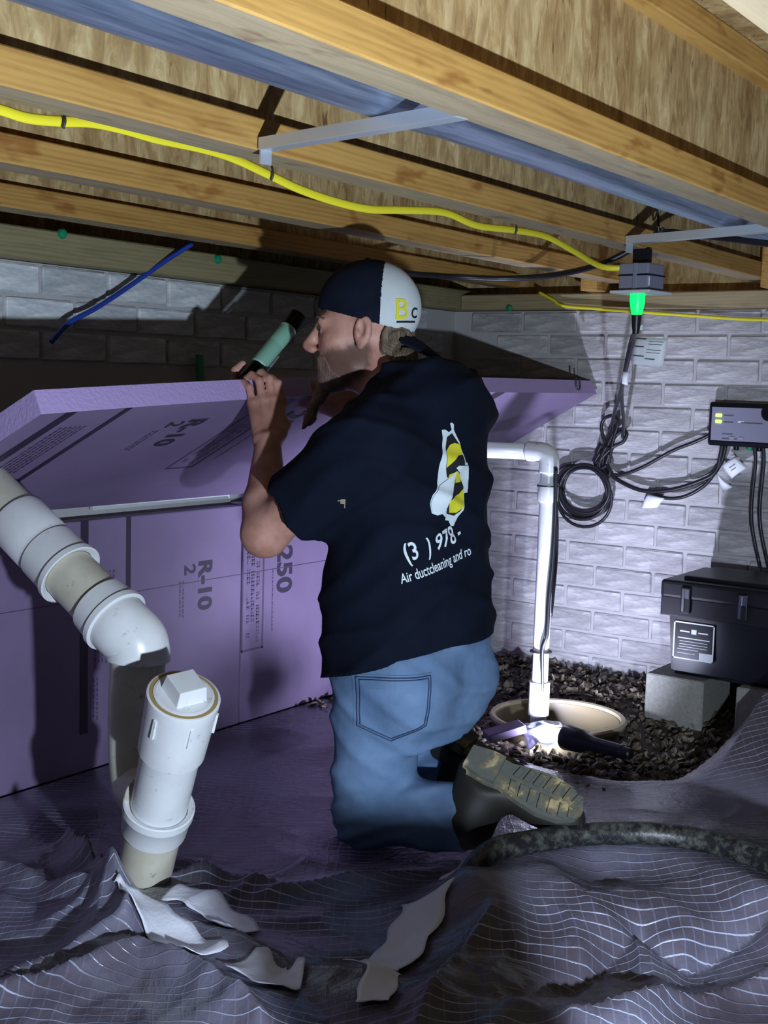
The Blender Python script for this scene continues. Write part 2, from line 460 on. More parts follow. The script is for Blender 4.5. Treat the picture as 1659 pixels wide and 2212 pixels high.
# short blocking pieces resting on the right sill between the joist ends
for y0, y1, lab in ((1.865, 1.925, 'short wood block at the joist end above the right sill, near the corner'),
                    (1.27, 1.312, 'short wood block at the joist end above the right sill, near the grey box')):
    o = box('blocking', (XW-.13, y0, 1.320), (XW-.005, y1, JZ+.12), M_FLANGE, None, .003, 1); tag(o, lab, 'wood block', 'blocking on the right sill')
# bent nails through the subfloor
for k, (px, py) in enumerate(((1425, 38), (1495, 76), (1560, 118))):
    q = PZ(px, py, JZ+JH-.03)
    o = tube('nail', [q+[0, 0, .034], q+[.0, .0, .0], q+[.028, -.012, -.006]], .0022, M_STAPLE, None, 6, 3)
    tag(o, ('bent nail point under the subfloor, leftmost of three at the top right', 'bent nail point under the subfloor, middle of three at the top right', 'bent nail point under the subfloor, rightmost of three at the top right')[k], 'nail', 'nails through the subfloor')

# ================================================================ DUCT, STRAPS, CABLES
dt = thing('steel_duct', 'round galvanised steel duct running between two joists', 'duct', (0, 1.06, 1.45))
dr = .082
for k, (a, b, r) in enumerate(((-1.2, 1.62, dr), (1.58, 2.98, dr-.002), (2.94, XW+.02, dr))):
    prof = [(0, r), (b-a, r)] if k != 1 else [(0, r), (.02, r+.002), (.035, r), (b-a-.06, r), (b-a-.05, r+.003), (b-a-.04, r), (b-a, r)]
    lathe('duct_section', (a, 1.06, 1.452), (1, 0, 0), prof, M_GALV, dt, 48, False)
box('lock_seam', (-1.2, 1.06-dr*.75-.004, 1.452-dr*.72-.002), (XW, 1.06-dr*.75+.006, 1.452-dr*.72+.002), M_GALV, dt)
def strap(a, b, label):
    a = np.array(a); b = np.array(b); d = b-a; L = np.linalg.norm(d); d /= L
    w = np.cross(d, [0, 0, 1.]); w /= np.linalg.norm(w); n = np.cross(w, d)
    t = thing('duct_strap', label, 'strap', tuple(a), 'metal straps under the duct')
    def bar(name, c0, c1, wv, nv, ww, th, m=M_STRAP):
        V = []; 
        for c in (c0, c1):
            for s, q in ((-1, -1), (1, -1), (1, 1), (-1, 1)): V.append(c+wv*ww*s/2+nv*th*q/2)
        return mesh(name, V, [(3, 2, 1, 0), (4, 5, 6, 7), (0, 1, 5, 4), (1, 2, 6, 5), (2, 3, 7, 6), (3, 0, 4, 7)], m, t)
    bar('flat_leg', a, b, w, n, .024, .0018)
    bar('upright_leg', a+w*.0115+n*.009, b+w*.0115+n*.009, w, n, .0018, .018)
    bar('end_tab', a+d*.003-n*.0, a+d*.003-n*.022, w, d, .022, .003)
    return t
strap((1.515, 1.308, 1.350), (1.445, .905, 1.349), 'thin metal strap crossing below the duct near the picture centre')
strap((2.875, 1.308, 1.349), (2.76, .905, 1.349), 'thin metal strap crossing below the duct at the right edge')
sq = (np.array([0, 1., 0]), .45)
yp = [(-60, 225), (0, 237), (60, 255), (130, 262), (200, 265), (270, 280), (340, 300), (430, 319), (500, 340), (580, 377), (650, 410), (730, 437), (800, 452), (870, 454), (960, 459), (1030, 487), (1110, 497), (1180, 511), (1240, 543), (1300, 576)]
pts = [PY(x, y, 1.408) for x, y in yp]+[PX(1352, 579, 2.985)]
yc = thing('yellow_cable', 'yellow flat electric cable stapled along the joist, running to the grey box', 'cable', tuple(pts[0]))
tube('jacket', pts, .0078, M_YEL, yc, 10, 6, sq)
for px, py in ((130, 262), (580, 377), (1108, 497)):
    q = PY(px, py, 1.408); tube('staple', [q+[0, -.006, .016], q+[0, -.010, 0], q+[0, -.006, -.010]], .0022, M_STAPLE, yc, 6, 4)
yp = [(1165, 632), (1195, 648), (1215, 660), (1290, 667), (1400, 675), (1500, 682), (1600, 689), (1700, 692)]
pts = [PX(x, y, XW-.075) for x, y in yp]
tag(tube('yellow_cable', pts, .0055, M_YEL, None, 8, 6), 'thin yellow cable along the top of the right wall below its sill', 'cable')
bp = [(1700, 520, .93), (1600, 508, 1.05), (1500, 497, 1.2), (1430, 492, 1.29), (1380, 520, 1.36), (1300, 560, 1.45), (1200, 584, 1.62), (1100, 592, 1.75), (1000, 589, 1.85), (900, 583, 1.98), (800, 575, 2.1)]
tag(tube('black_cable', [PY(x, y, yy)-[0, 0, .012] for x, y, yy in bp], .0082, M_BLKC, None, 10, 6), 'black cable sagging below the joists from the right strap towards the cap', 'cable')
a = PY(1424, 492, 1.28); b = PY(1418, 448, 1.28)
tag(tube('cable_tie', [b, (a+b)/2+[.003, 0, 0], a+[0, 0, -.012], a+[.0, -.012, 0]], .0035, M_BLKC, None, 6, 4), 'short black tie holding the black cable to the right strap', 'cable tie')
tag(tube('blue_cable', [PY(415, 527, 2.40), PY(360, 562, 2.43), PY(280, 618, 2.45), PY(210, 664, 2.45), PY(150, 697, 2.44), PY(110, 740, 2.45)], .0065, M_BLUE, None, 8, 6), 'blue cable slanting across the lit strip of the long wall', 'cable')

# ================================================================ FOAM BOARDS
FOY = 2.44
def foam_print(parent, org, xd, yd, L0, H, nrm, dx, zero, faint=False):
    """printing of a board: xd along the board, yd up the board, org its lower left corner"""
    xd = np.array(xd, float); yd = np.array(yd, float); o = np.array(org, float)+np.array(nrm)*.0008
    def at(x, y): return o+xd*(x-zero)+yd*y
    t = 0
    for x, w, y0, y1 in ((2.142, .026, .10, H), (2.298, .017, .10, H)):
        x += dx
        if x < zero: continue
        V, Fc = quadmarks([(x-zero, y0, x-zero+w, y1)], o, xd, yd); mesh('printed_stripe', V, Fc, M_PRINT, parent)
    dn = -yd
    text_obj('printed_text', 'R-10', .075, at(2.578+dx, .512), dn, xd, M_PRINT, parent, .003)
    text_obj('printed_text', '2', .062, at(2.520+dx, .505), dn, xd, M_PRINT, parent, .0012)
    text_obj('printed_text', '250', .098, at(2.925+dx, .520), dn, xd, M_PRINT, parent, .003)
    # box around two lines of small lettering, and blocks of lettering too small to read
    x0 = 2.762+dx-zero; x1 = 2.862+dx-zero; y0, y1 = .215, .585; w = .006
    V, Fc = quadmarks([(x0, y0, x0+w, y1), (x1-w, y0, x1, y1), (x0, y0, x1, y0+w), (x0, y1-w, x1, y1)], o, xd, yd)
    mesh('printed_frame', V, Fc, M_PRINTL, parent)
    r = random.Random(3); mk = []
    for xx, ya, yb in ((x0+.022, .25, .57), (x0+.042, .30, .57), (x0+.066, .24, .57)):
        y = yb
        while y > ya:
            h = r.uniform(.004, .011)
            if r.random() < .85:
                mk.append((xx, y-h, xx+.0035, y))
                if r.random() < .7: mk.append((xx+.009, y-h, xx+.0125, y))
                if r.random() < .6: mk.append((xx, y-h*.4, xx+.0125, y))
            y -= h+.0035
    for xx, ya, yb, n in ((2.19+dx-zero, .28, .52, 6), (2.50+dx-zero, .36, .46, 2), (2.90+dx-zero, .26, .45, 1), (2.185+dx-zero, .14, .24, 2)):
        for q in range(n):
            y = yb
            while y > ya:
                h = r.uniform(.003, .014); mk.append((xx+q*.0125, y-h, xx+q*.0125+.005, y)); y -= h+.004
    V, Fc = quadmarks(mk, o, xd, yd); mesh('small_lettering', V, Fc, M_PRINTL, parent)['kind'] = 'stuff'
def foam_board(label, x0, x1, z0, z1, seed, dx, prn=True):
    b = box_bm((x0, FOY, z0), (x1, FOY+.05, z1), .004, 2)
    t = thing('foam_board', label, 'foam board', ((x0+x1)/2, FOY+.025, z0), 'pink foam boards on the long wall')
    bmobj('panel', b, M_FOAM, t)
    if prn: foam_print(t, (x0, FOY, z0), (1, 0, 0), (0, 0, 1), x1-x0, z1-z0, (0, -1, 0), dx, x0)
    return t
b1 = foam_board('pink foam board standing on the floor behind the white drain pipe', .9, 2.758, -.035, .622, 1, 0)
b2 = foam_board('pink foam board standing on the floor behind the kneeling man', 2.762, XW-.02, -.035, .630, 2, 0)
for t_, lo_, hi_ in ((b1, .9, 2.758), (b2, 2.762, XW-.02)):
    box('score_line', (lo_, FOY-.0012, .4165), (hi_, FOY+.001, .4185), M_PRINTL, t_)
# keep only the prints that lie on each board
for t_, lo_, hi_ in ((b1, .9, 2.757), (b2, 2.763, 3.9)):
    for c in list(t_.children):
        if c.name.startswith(('printed', 'small')):
            me = c.data; bm = bmesh.new(); bm.from_mesh(me)
            kill = [f for f in bm.faces if not (lo_ < f.calc_center_median().x < hi_)]
            bmesh.ops.delete(bm, geom=kill, context='FACES'); n = len(bm.faces); bm.to_mesh(me); bm.free()
            if n == 0: bpy.data.objects.remove(c)
tag(box('edge_strip', (2.22, YW-.012, .640), (3.3, YW-.001, .676), M_WHITESTRIP), 'white strip on the wall between the standing and the leaning foam boards', 'strip')
# leaning board: hinged out from the wall, slightly bowed where it is held
def lean_pt(x, v, s):
    """x along, v 0..1 up the board, s 0 underside .. 1 upper side"""
    k = (x-1.57)/(3.975-1.57)
    zt = .917+.052*math.sin(min(1, k*1.55)*math.pi/2)+.008*k
    b = np.array([0, 2.455, .655]); t = np.array([0, 1.90, zt])
    d = t-b; nrm = np.array([0, d[2], -d[1]]); nrm /= np.linalg.norm(nrm)
    p = b+d*v+nrm*.05*s; p[0] = x; return p
nx, nv = 40, 10; V = []; Fc = []
ids = {}
for s in (0, 1):
    for i in range(nx+1):
        for j in range(nv+1):
            ids[s, i, j] = len(V); V.append(lean_pt(1.57+(3.975-1.57)*i/nx, j/nv, s))
for i in range(nx):
    for j in range(nv):
        Fc.append((ids[0, i, j], ids[0, i, j+1], ids[0, i+1, j+1], ids[0, i+1, j])); Fc.append((ids[1, i, j], ids[1, i+1, j], ids[1, i+1, j+1], ids[1, i, j+1]))
for i in range(nx):
    Fc.append((ids[0, i, nv], ids[1, i, nv], ids[1, i+1, nv], ids[0, i+1, nv])); Fc.append((ids[0, i, 0], ids[0, i+1, 0], ids[1, i+1, 0], ids[1, i, 0]))
for j in range(nv):
    Fc.append((ids[0, 0, j], ids[1, 0, j], ids[1, 0, j+1], ids[0, 0, j+1])); Fc.append((ids[0, nx, j], ids[0, nx, j+1], ids[1, nx, j+1], ids[1, nx, j]))
lb = thing('foam_board', 'long pink foam board leaning out from the wall, held by the man', 'foam board', (2.77, 2.455, .655), 'pink foam boards on the long wall')
o = mesh('panel', V, Fc, M_FOAM, lb); o.data.materials.append(M_FOAMCUT)
n0 = 2*nx*nv
for k, pg in enumerate(o.data.polygons):
    if k >= n0: pg.material_index = 1
# its print, laid on the bowed underside
tmp = thing('tmp', 'x', 'x')
foam_print(tmp, (1.57, 0, 0), (1, 0, 0), (0, 0, 1), 2.4, .60, (0, 0, 0), -.51, 1.57)
for c in list(tmp.children):
    me = c.data; bm = bmesh.new(); bm.from_mesh(me)
    bmesh.ops.triangulate(bm, faces=bm.faces[:])
    for v in bm.verts:
        q = lean_pt(v.co.x, max(0, min(1, v.co.z/.60)), 0); e = lean_pt(v.co.x, .5, 1)-lean_pt(v.co.x, .5, 0); v.co = Vector(q-e*.025)
    bm.to_mesh(me); bm.free(); c.parent = lb; c.matrix_parent_inverse = Matrix.Translation(-Vector(lb.location))
bpy.data.objects.remove(tmp)
# wire clip on the far end of the leaning board
q = PY(1243, 830, 1.895)
tag(tube('wire_clip', [q+[-.012, -.006, .026], q+[-.010, -.010, -.012], q+[.014, -.010, -.014], q+[.016, -.006, .022]], .003, M_BLKC, None, 6, 4), 'dark wire clip hooked on the far end of the leaning board', 'clip')

# ================================================================ RIGHT WALL EQUIPMENT
# discharge pipe of the pump
px_, py_ = 3.27, 1.705
dp = thing('discharge_pipe', 'white plastic discharge pipe rising from the sump and turning along the wall', 'pipe', (px_, py_, -.1))
zt = PX(1190, 978, px_)[2]
lathe('riser', (px_, py_, -.12), (0, 0, 1), [(0, .024), (zt-.02+.12, .024)], M_PVC, dp, 28)
lathe('coupling', (px_, py_, zt-.145), (0, 0, 1), [(0, .024), (.001, .0295), (.004, .0305), (.052, .0305), (.055, .0295), (.056, .024)], M_PVC, dp, 28)
lathe('coupling', (px_, py_, .02), (0, 0, 1), [(0, .024), (.001, .031), (.10, .031), (.101, .024)], M_PVC, dp, 28)
tube('elbow', [(px_, py_, zt-.06), (px_, py_, zt-.022), (px_, py_+.009, zt-.006), (px_, py_+.03, zt), (px_, py_+.07, zt)], .0295, M_PVC, dp, 24, 6)
tube('branch', [(px_, py_+.04, zt), (px_+.0, py_+.55, zt-.012)], .024, M_PVC, dp, 24, 0)
for z in (zt-.10, .21): lathe('cable_tie', (px_, py_, z), (0, 0, 1), [(0, .0255), (.001, .033), (.005, .033), (.006, .0255)], M_BLKC, dp, 24, False)
cord = [PX(1201, 1010, px_-.03), PX(1200, 1100, px_-.02), PX(1195, 1200, px_-.02), PX(1186, 1300, px_-.03), PX(1182, 1370, px_-.03), PX(1172, 1405, px_-.03), PX(1172, 1480, px_-.02), PX(1165, 1560, px_-.01)]
tube('tied_cord', cord, .0055, M_BLKC, dp, 8, 6)['label'] = 'thin black cord tied down the riser'
# sump basin
SC = np.array([3.32, 1.665])
sb = thing('sump_basin', 'round sump basin rim sunk in the gravel around the white pipe', 'sump basin', (SC[0], SC[1], -.3))
M_BASIN = mat('basin_plastic', (.20, .16, .09), .5); M_RIM = mat('basin_rim', (.42, .36, .22), .45)
lathe('liner', (SC[0], SC[1], -.30), (0, 0, 1), [(0, .14), (.005, .165), (.28, .185), (.305, .188), (.305, .182), (.28, .178), (.01, .16), (.008, .0)], M_BASIN, sb, 48, False)
lathe('rim', (SC[0], SC[1], -.012), (0, 0, 1), [(0, .186), (.012, .203), (.022, .206), (.028, .200), (.026, .188), (.0, .183)], M_RIM, sb, 48, False)
# junction box hung below a joist, with lit plug
jx, jy = 3.0, 1.325
jb = thing('junction_box', 'grey electrical box hanging under the joist with a glowing green plug', 'electrical box', (jx, jy, JZ))
zb, zt2 = PX(1385, 632, jx)[2], PX(1385, 571, jx)[2]
rz = Matrix.Rotation(math.radians(-8), 3, 'Z')
box('body', (jx-.038, jy-.043, zb+.003), (jx+.038, jy+.043, zt2), M_BOXGREY, jb, .004, 2, rz)
box('body_rib', (jx-.0415, jy-.006, zb+.003), (jx-.037, jy+.006, zt2), M_BOXGREY, jb, .001, 1, rz)
box('body_rib', (jx-.041, jy-.045, (zb+zt2)/2+.004), (jx+.04, jy+.045, (zb+zt2)/2+.008), M_BLKP2, jb, .001, 1, rz)
box('cover_plate', (jx-.055, jy-.058, zb-.004), (jx+.055, jy+.058, zb+.003), mat('cover_plate', (.62, .64, .70), .4), jb, .0015, 1, rz)
box('bracket', (jx-.01, jy-.02, zt2-.002), (jx+.012, jy+.022, JZ), M_BLKP2, jb)
box('rating_label', (jx-.0395, jy-.040, zb+.014), (jx-.0385, jy-.022, zb+.036), M_TAG, jb, 0, 2, rz)
pz = zb-.004
lathe('lit_plug', (jx, jy+.008, pz-.052), (0, 0, 1), [(0, .012), (.006, .0145), (.03, .019), (.052, .019)], M_GREENPLUG, jb, 24)
lathe('plug_strain_relief', (jx, jy+.008, pz-.10), (0, 0, 1), [(0, .008), (.02, .011), (.048, .013)], M_BLKC, jb, 16)
# power cords from the plug to the bundle and coil on the wall
pc = thing('power_cord', 'black power cord hanging from the glowing plug, bundled and coiled on the wall', 'cord', (jx, jy, pz))
p0 = np.array([jx, jy+.008, pz-.095])
def WP(x, y, X=XW-.035): return PX(x, y, X)
tube('cord', [p0, PX(1368, 735, 3.15), PX(1352, 800, 3.35), PX(1340, 850, 3.55), PX(1325, 900, 3.8), WP(1320, 940)], .0058, M_BLKC, pc, 8, 8)
tube('cord', [p0+[.004, .003, 0], PX(1364, 735, 3.16), PX(1350, 800, 3.36), PX(1343, 850, 3.56), PX(1347, 910, 3.8), WP(1345, 945)], .0058, M_BLKC, pc, 8, 8)
for loop in ([(1320, 990), (1300, 930), (1305, 905), (1325, 898), (1335, 912), (1325, 950), (1315, 1000)],
             [(1312, 1000), (1325, 950), (1345, 930), (1354, 938), (1345, 955), (1325, 965), (1300, 990), (1290, 1010)],
             [(1300, 985), (1320, 935), (1334, 915), (1330, 925), (1310, 970), (1302, 1005), (1312, 1030)],
             [(1318, 960), (1300, 975), (1285, 1000), (1300, 1010), (1315, 990), (1312, 965), (1300, 985), (1295, 1012), (1310, 1005)],
             [(1300, 960), (1290, 985), (1310, 1000), (1318, 1020), (1308, 1035), (1298, 1020), (1310, 1000), (1316, 980)]):
    tube('bundle_loop', [WP(x, y, XW-.035-.012*k/4) for k, (x, y) in enumerate(loop)], .0062, M_BLKC, pc, 8, 6)
cc = WP(1262, 1062)
for k, (dy, dz, r, ex) in enumerate(((0, 0, .091, 1.0), (-.006, .008, .084, 1.0), (.004, -.004, .096, .97), (-.010, -.018, .103, 1.0), (-.012, .012, .094, .9))):
    ring = [cc+np.array([-.006*k+.004*math.sin(a*2), r*math.cos(a)+dy, ex*r*math.sin(a)+dz]) for a in np.linspace(0, 2*math.pi, 33)]
    tube('coil_turn', ring, .0058, M_BLKC, pc, 8, 0)
tube('cord', [WP(1302, 1015), WP(1270, 1010), WP(1240, 1005), WP(1215, 1010), WP(1200, 1035), WP(1198, 1070), WP(1203, 1110), PX(1202, 1200, 3.5), PX(1190, 1330, 3.35)], .0058, M_BLKC, pc, 8, 6)
# leads from the coil to the controller
tag(tube('controller_lead', [WP(1310, 1020), WP(1340, 1026), WP(1390, 1008), WP(1450, 975), WP(1500, 955), WP(1532, 940)], .0062, M_BLKC, None, 8, 6), 'upper black lead from the bundle to the wall controller', 'cord')
tag(tube('controller_lead', [WP(1308, 1015), WP(1340, 1040), WP(1390, 1060), WP(1450, 1058), WP(1510, 1040), WP(1545, 1020), WP(1556, 985), WP(1560, 962)], .0075, M_BLKC, None, 8, 6), 'thick middle black lead sagging from the bundle to the wall controller', 'cord')
tag(tube('controller_lead', [WP(1400, 1062), WP(1440, 1076), WP(1480, 1072), WP(1520, 1050), WP(1545, 1020), WP(1560, 995), WP(1568, 962)], .0062, M_BLKC, None, 8, 6), 'lowest black lead, with a white tag, sagging below the wall controller', 'cord')
for px2, lab in ((1632, 'left of two black cords dropping from the controller to the battery box'), (1650, 'right of two black cords dropping from the controller to the battery box')):
    tag(tube('battery_lead', [WP(px2-2, 955), WP(px2, 1000), WP(px2-8, 1080), WP(px2-8, 1130), WP(px2, 1180), WP(px2+10, 1225), PX(px2+16, 1262, 3.85)], .006, M_BLKC, None, 8, 6), lab, 'cord')
# tags on the cords
def paper(name, poly, X, label, lines=(), bend=.004, grp='white cord tags'):
    P = [PX(x, y, X) for x, y in poly]; t = thing(name, label, 'tag', tuple(P[0]), grp)
    n = 6; V = []; Fc = []
    for i in range(n+1):
        for j in range(n+1):
            u, v = i/n, j/n
            q = (P[0]*(1-u)+P[1]*u)*(1-v)+(P[3]*(1-u)+P[2]*u)*v
            V.append(q+np.array([-bend*math.sin(u*3)*2-bend*math.sin(v*4), 0, 0]))
    m = n+1
    for i in range(n):
        for j in range(n): Fc.append((i*m+j, i*m+j+1, (i+1)*m+j+1, (i+1)*m+j))
    o = mesh('paper', V, Fc, M_TAG, t, True); md = o.modifiers.new('thick', 'SOLIDIFY'); md.thickness = .0008; md.offset = 0
    for (u0_, v0_, u1_, v1_) in lines:
        q = lambda u, v: (P[0]*(1-u)+P[1]*u)*(1-v)+(P[3]*(1-u)+P[2]*u)*v+np.array([-bend*math.sin(u*3)*2-bend*math.sin(v*4)-.0022, 0, 0])
        mesh('tag_line', [q(u0_, v0_), q(u1_, v0_), q(u1_, v1_), q(u0_, v1_)], [(0, 1, 2, 3)], M_TAGTXT, t)
    return t
paper('cord_tag', [(1372, 728), (1443, 732), (1432, 793), (1362, 786)], 3.2, 'large white printed tag on the hanging power cord', [(.06, .03, .40, .07), (.08, .32, .38, .36), (.05, .66, .42, .70), (.45, .74, .75, .78), (.5, .12, .92, .14), (.5, .22, .9, .24), (.48, .42, .9, .44), (.48, .52, .88, .54)])
paper('cord_tag', [(1370, 702), (1391, 701), (1389, 713), (1368, 715)], 3.12, 'small white tag just below the glowing plug')
paper('cord_tag', [(1346, 800), (1362, 803), (1356, 832), (1342, 828)], 3.36, 'white wrap label low on the hanging power cord')
paper('cord_tag', [(1398, 1067), (1436, 1076), (1420, 1097), (1384, 1098)], XW-.04, 'white tag on the lowest controller lead, under the sag')
paper('cord_tag', [(1548, 1022), (1568, 1040), (1583, 1052), (1562, 1064)], XW-.05, 'narrow white tag hanging below the controller leads')
paper('cord_tag', [(1560, 1005), (1590, 985), (1614, 1010), (1580, 1034)], XW-.055, 'crumpled white tag right below the wall controller', [(.3, .4, .7, .45), (.3, .6, .6, .65)])
# controller
a = PX(1532, 868, XW-.05); b = PX(1532, 962, XW-.05)
cy = a[1]; zt3, zb3 = a[2]+.001, b[2]
ct = thing('pump_controller', 'grey pump controller panel with two green lights on the right wall', 'controller', (XW, cy-.12, zb3))
box('housing', (XW-.05, cy-.265, zb3), (XW-.003, cy, zt3), M_BLKP, ct, .012, 3)
box('face_plate', (XW-.053, cy-.255, zb3+.018), (XW-.0505, cy-.012, zt3-.016), M_GREYP, ct, .001, 1)
lathe('knob', (XW-.05, cy-.20, zt3-.03), (-1, 0, 0), [(0, .026), (.006, .026), (.009, .022)], M_BLKP, ct, 24)
for k in range(2): box('indicator_light', (XW-.0555, cy-.046, zt3-.048-k*.020), (XW-.053, cy-.026, zt3-.038-k*.020), M_LED, ct, .001, 1)
for k, (y0, y1, zz) in enumerate(((.052, .085, .040), (.052, .085, .062), (.05, .085, .10), (.05, .10, .115), (.11, .18, .062), (.10, .12, .06))):
    box('printed_line', (XW-.0536, cy-y1, zt3-zz-.004), (XW-.053, cy-y0, zt3-zz), M_TAGTXT if k < 5 else M_TAG, ct)
for k, yy in enumerate((.075, .105)): box('button', (XW-.0555, cy-yy-.016, zb3+.024), (XW-.053, cy-yy, zb3+.032), mat('button_grey', (.3, .33, .4), .4), ct, .001, 1)
for k, yy in enumerate((.05, .09, .135, .165)): lathe('cable_gland', (XW-.026, cy-yy, zb3-.012), (0, 0, 1), [(0, .006), (.003, .009), (.014, .009)], M_GREENBOLT if k == 2 else M_BLKP, ct, 12)
# battery box on concrete blocks
BX0, BX1 = 3.60, 3.93
a = PX(1440, 1285, BX0); b = PX(1442, 1455, BX0)
by1 = a[1]; zl = a[2]; zb4 = b[2]; by0 = by1-.46
bb = thing('battery_box', 'black battery box with lid and latches resting on concrete blocks', 'battery box', ((BX0+BX1)/2, by1-.23, zb4))
bm = box_bm((BX0, by0, zb4), (BX1, by1-.004, zl), 0)
for v in bm.verts:
    if v.co.z < (zb4+zl)/2: v.co.x += .012*(1 if v.co.x < 3.7 else -1); v.co.y += .014*(1 if v.co.y < (by0+by1)/2 else -1)
bmesh.ops.bevel(bm, geom=bm.edges[:], offset=.012, segments=3, affect='EDGES')
bmobj('case', bm, M_BLKP, bb)
box('lid', (BX0-.018, by0-.018, zl-.006), (BX1+.012, by1+.014, zl+.05), M_BLKP2, bb, .012, 3)
box('lid_ridge', (BX0+.03, by0+.03, zl+.048), (BX1-.04, by1-.04, zl+.062), M_BLKP2, bb, .006, 2)
box('lid_skirt', (BX0-.014, by0-.012, zl-.06), (BX1+.01, by1+.012, zl+.0), M_BLKP2, bb, .004, 2)
for yy in (.055, .155+.075):
    lt = box('latch', (BX0-.026, by1-yy-.03, zl-.045), (BX0-.016, by1-yy, zl+.035), M_BLKP2, bb, .003, 2)
    box('latch_plate', (BX0-.0285, by1-yy-.013, zl-.04), (BX0-.026, by1-yy-.004, zl+.03), M_CHROME, lt, .001, 1)
    box('latch_hook', (BX0-.0285, by1-yy-.028, zl+.0), (BX0-.026, by1-yy-.014, zl+.03), M_CHROME, lt, .001, 1)
yl = by1-.03; zl1 = zl-.075; zl0 = zl-.19
wlb = box('warning_label', (BX0-.0015, yl-.128, zl0), (BX0-.0002, yl, zl1), M_BLKP, bb, 0)
for (y0, z0, y1, z1) in ((0, 0, .128, .004), (0, .111, .128, .115), (0, 0, .004, .115), (.124, 0, .128, .115), (.014, .064, .114, .067), (.02, .055, .108, .0565), (.02, .046, .108, .0475), (.02, .038, .108, .0395), (.014, .03, .08, .0315), (.014, .018, .07, .0195), (.084, .004, .124, .026), (.02, .084, .05, .088), (.056, .08, .072, .094), (.078, .084, .108, .088)):
    box('label_print', (BX0-.0022, yl-y1, zl0+z0), (BX0-.0014, yl-y0, zl0+z1), M_TAG, wlb)
def cblock(label, y0, y1, x0, x1, z0, z1):
    t = thing('concrete_block', label, 'concrete block', ((x0+x1)/2, (y0+y1)/2, z0), 'concrete blocks under the battery box')
    bm = box_bm((x0, y0, z0), (x1, y1, z1), .004, 1); o = bmobj('block', bm, M_CONC, t); return t
z1 = zb4-.001
a = PX(1395, 1460, BX0-.03)
cblock('concrete block under the left end of the battery box', a[1]-.185, a[1], BX0-.03, BX1-.02, -.06, z1)
a2 = PX(1590, 1490, BX0-.02)
cblock('concrete block under the right end of the battery box', a2[1]-.19, a2[1], BX0-.02, BX1-.02, -.06, z1)

# ================================================================ PLASTIC GROUND SHEET
def vn2(x, y, sc, seed):
    r = np.random.default_rng(seed); T = r.random((64, 64))
    X = x*sc+100; Y = y*sc+100; i = np.floor(X).astype(int); j = np.floor(Y).astype(int)
    u = X-i; v = Y-j; u = u*u*u*(u*(u*6-15)+10); v = v*v*v*(v*(v*6-15)+10)
    g = lambda a, b: T[a % 64, b % 64]
    return (g(i, j)*(1-u)+g(i+1, j)*u)*(1-v)+(g(i, j+1)*(1-u)+g(i+1, j+1)*u)*v
def dist_poly(x, y, pts):
    d = np.full(x.shape, 9.); 
    for a, b in zip(pts[:-1], pts[1:]):
        ax, ay = a; bx, by = b; l2 = (bx-ax)**2+(by-ay)**2
        t = np.clip(((x-ax)*(bx-ax)+(y-ay)*(by-ay))/l2, 0, 1)
        d = np.minimum(d, np.hypot(x-ax-t*(bx-ax), y-ay-t*(by-ay)))
    return d
def xy(px, py, z=.03): q = PZ(px, py, z); return (q[0], q[1])
HZ = .105
HOSE = [xy(1010, 1862, HZ), xy(1060, 1840, HZ), xy(1150, 1818, HZ), xy(1260, 1802, HZ), xy(1400, 1800, HZ), xy(1530, 1818, HZ), xy(1659, 1860, HZ), xy(1760, 1910, HZ)]
PIPEB = xy(300, 1925, -.02)
def fold(x, y, pts, h, w): return h*np.exp(-np.abs(dist_poly(x, y, pts))/w)
CRK = []
_r = np.random.default_rng(21)
for _k in range(150):
    _cx, _cy = _r.uniform(1.0, 2.6), _r.uniform(.2, 2.1); _a = _r.uniform(0, 3.14)
    CRK.append((_cx, _cy, math.cos(_a), math.sin(_a), _r.uniform(.05, .15), _r.uniform(-.22, .30)))
def crinkle(x, y):
    z = np.zeros_like(x)
    for cx, cy, ca, sa, R_, h in CRK:
        u = (x-cx)*ca+(y-cy)*sa; v = -(x-cx)*sa+(y-cy)*ca
        e = np.exp(-(u/R_)**2*.6-(v/(R_*.45))**2)
        z += h*(R_*.35-np.abs(v))*e
    return z*.8
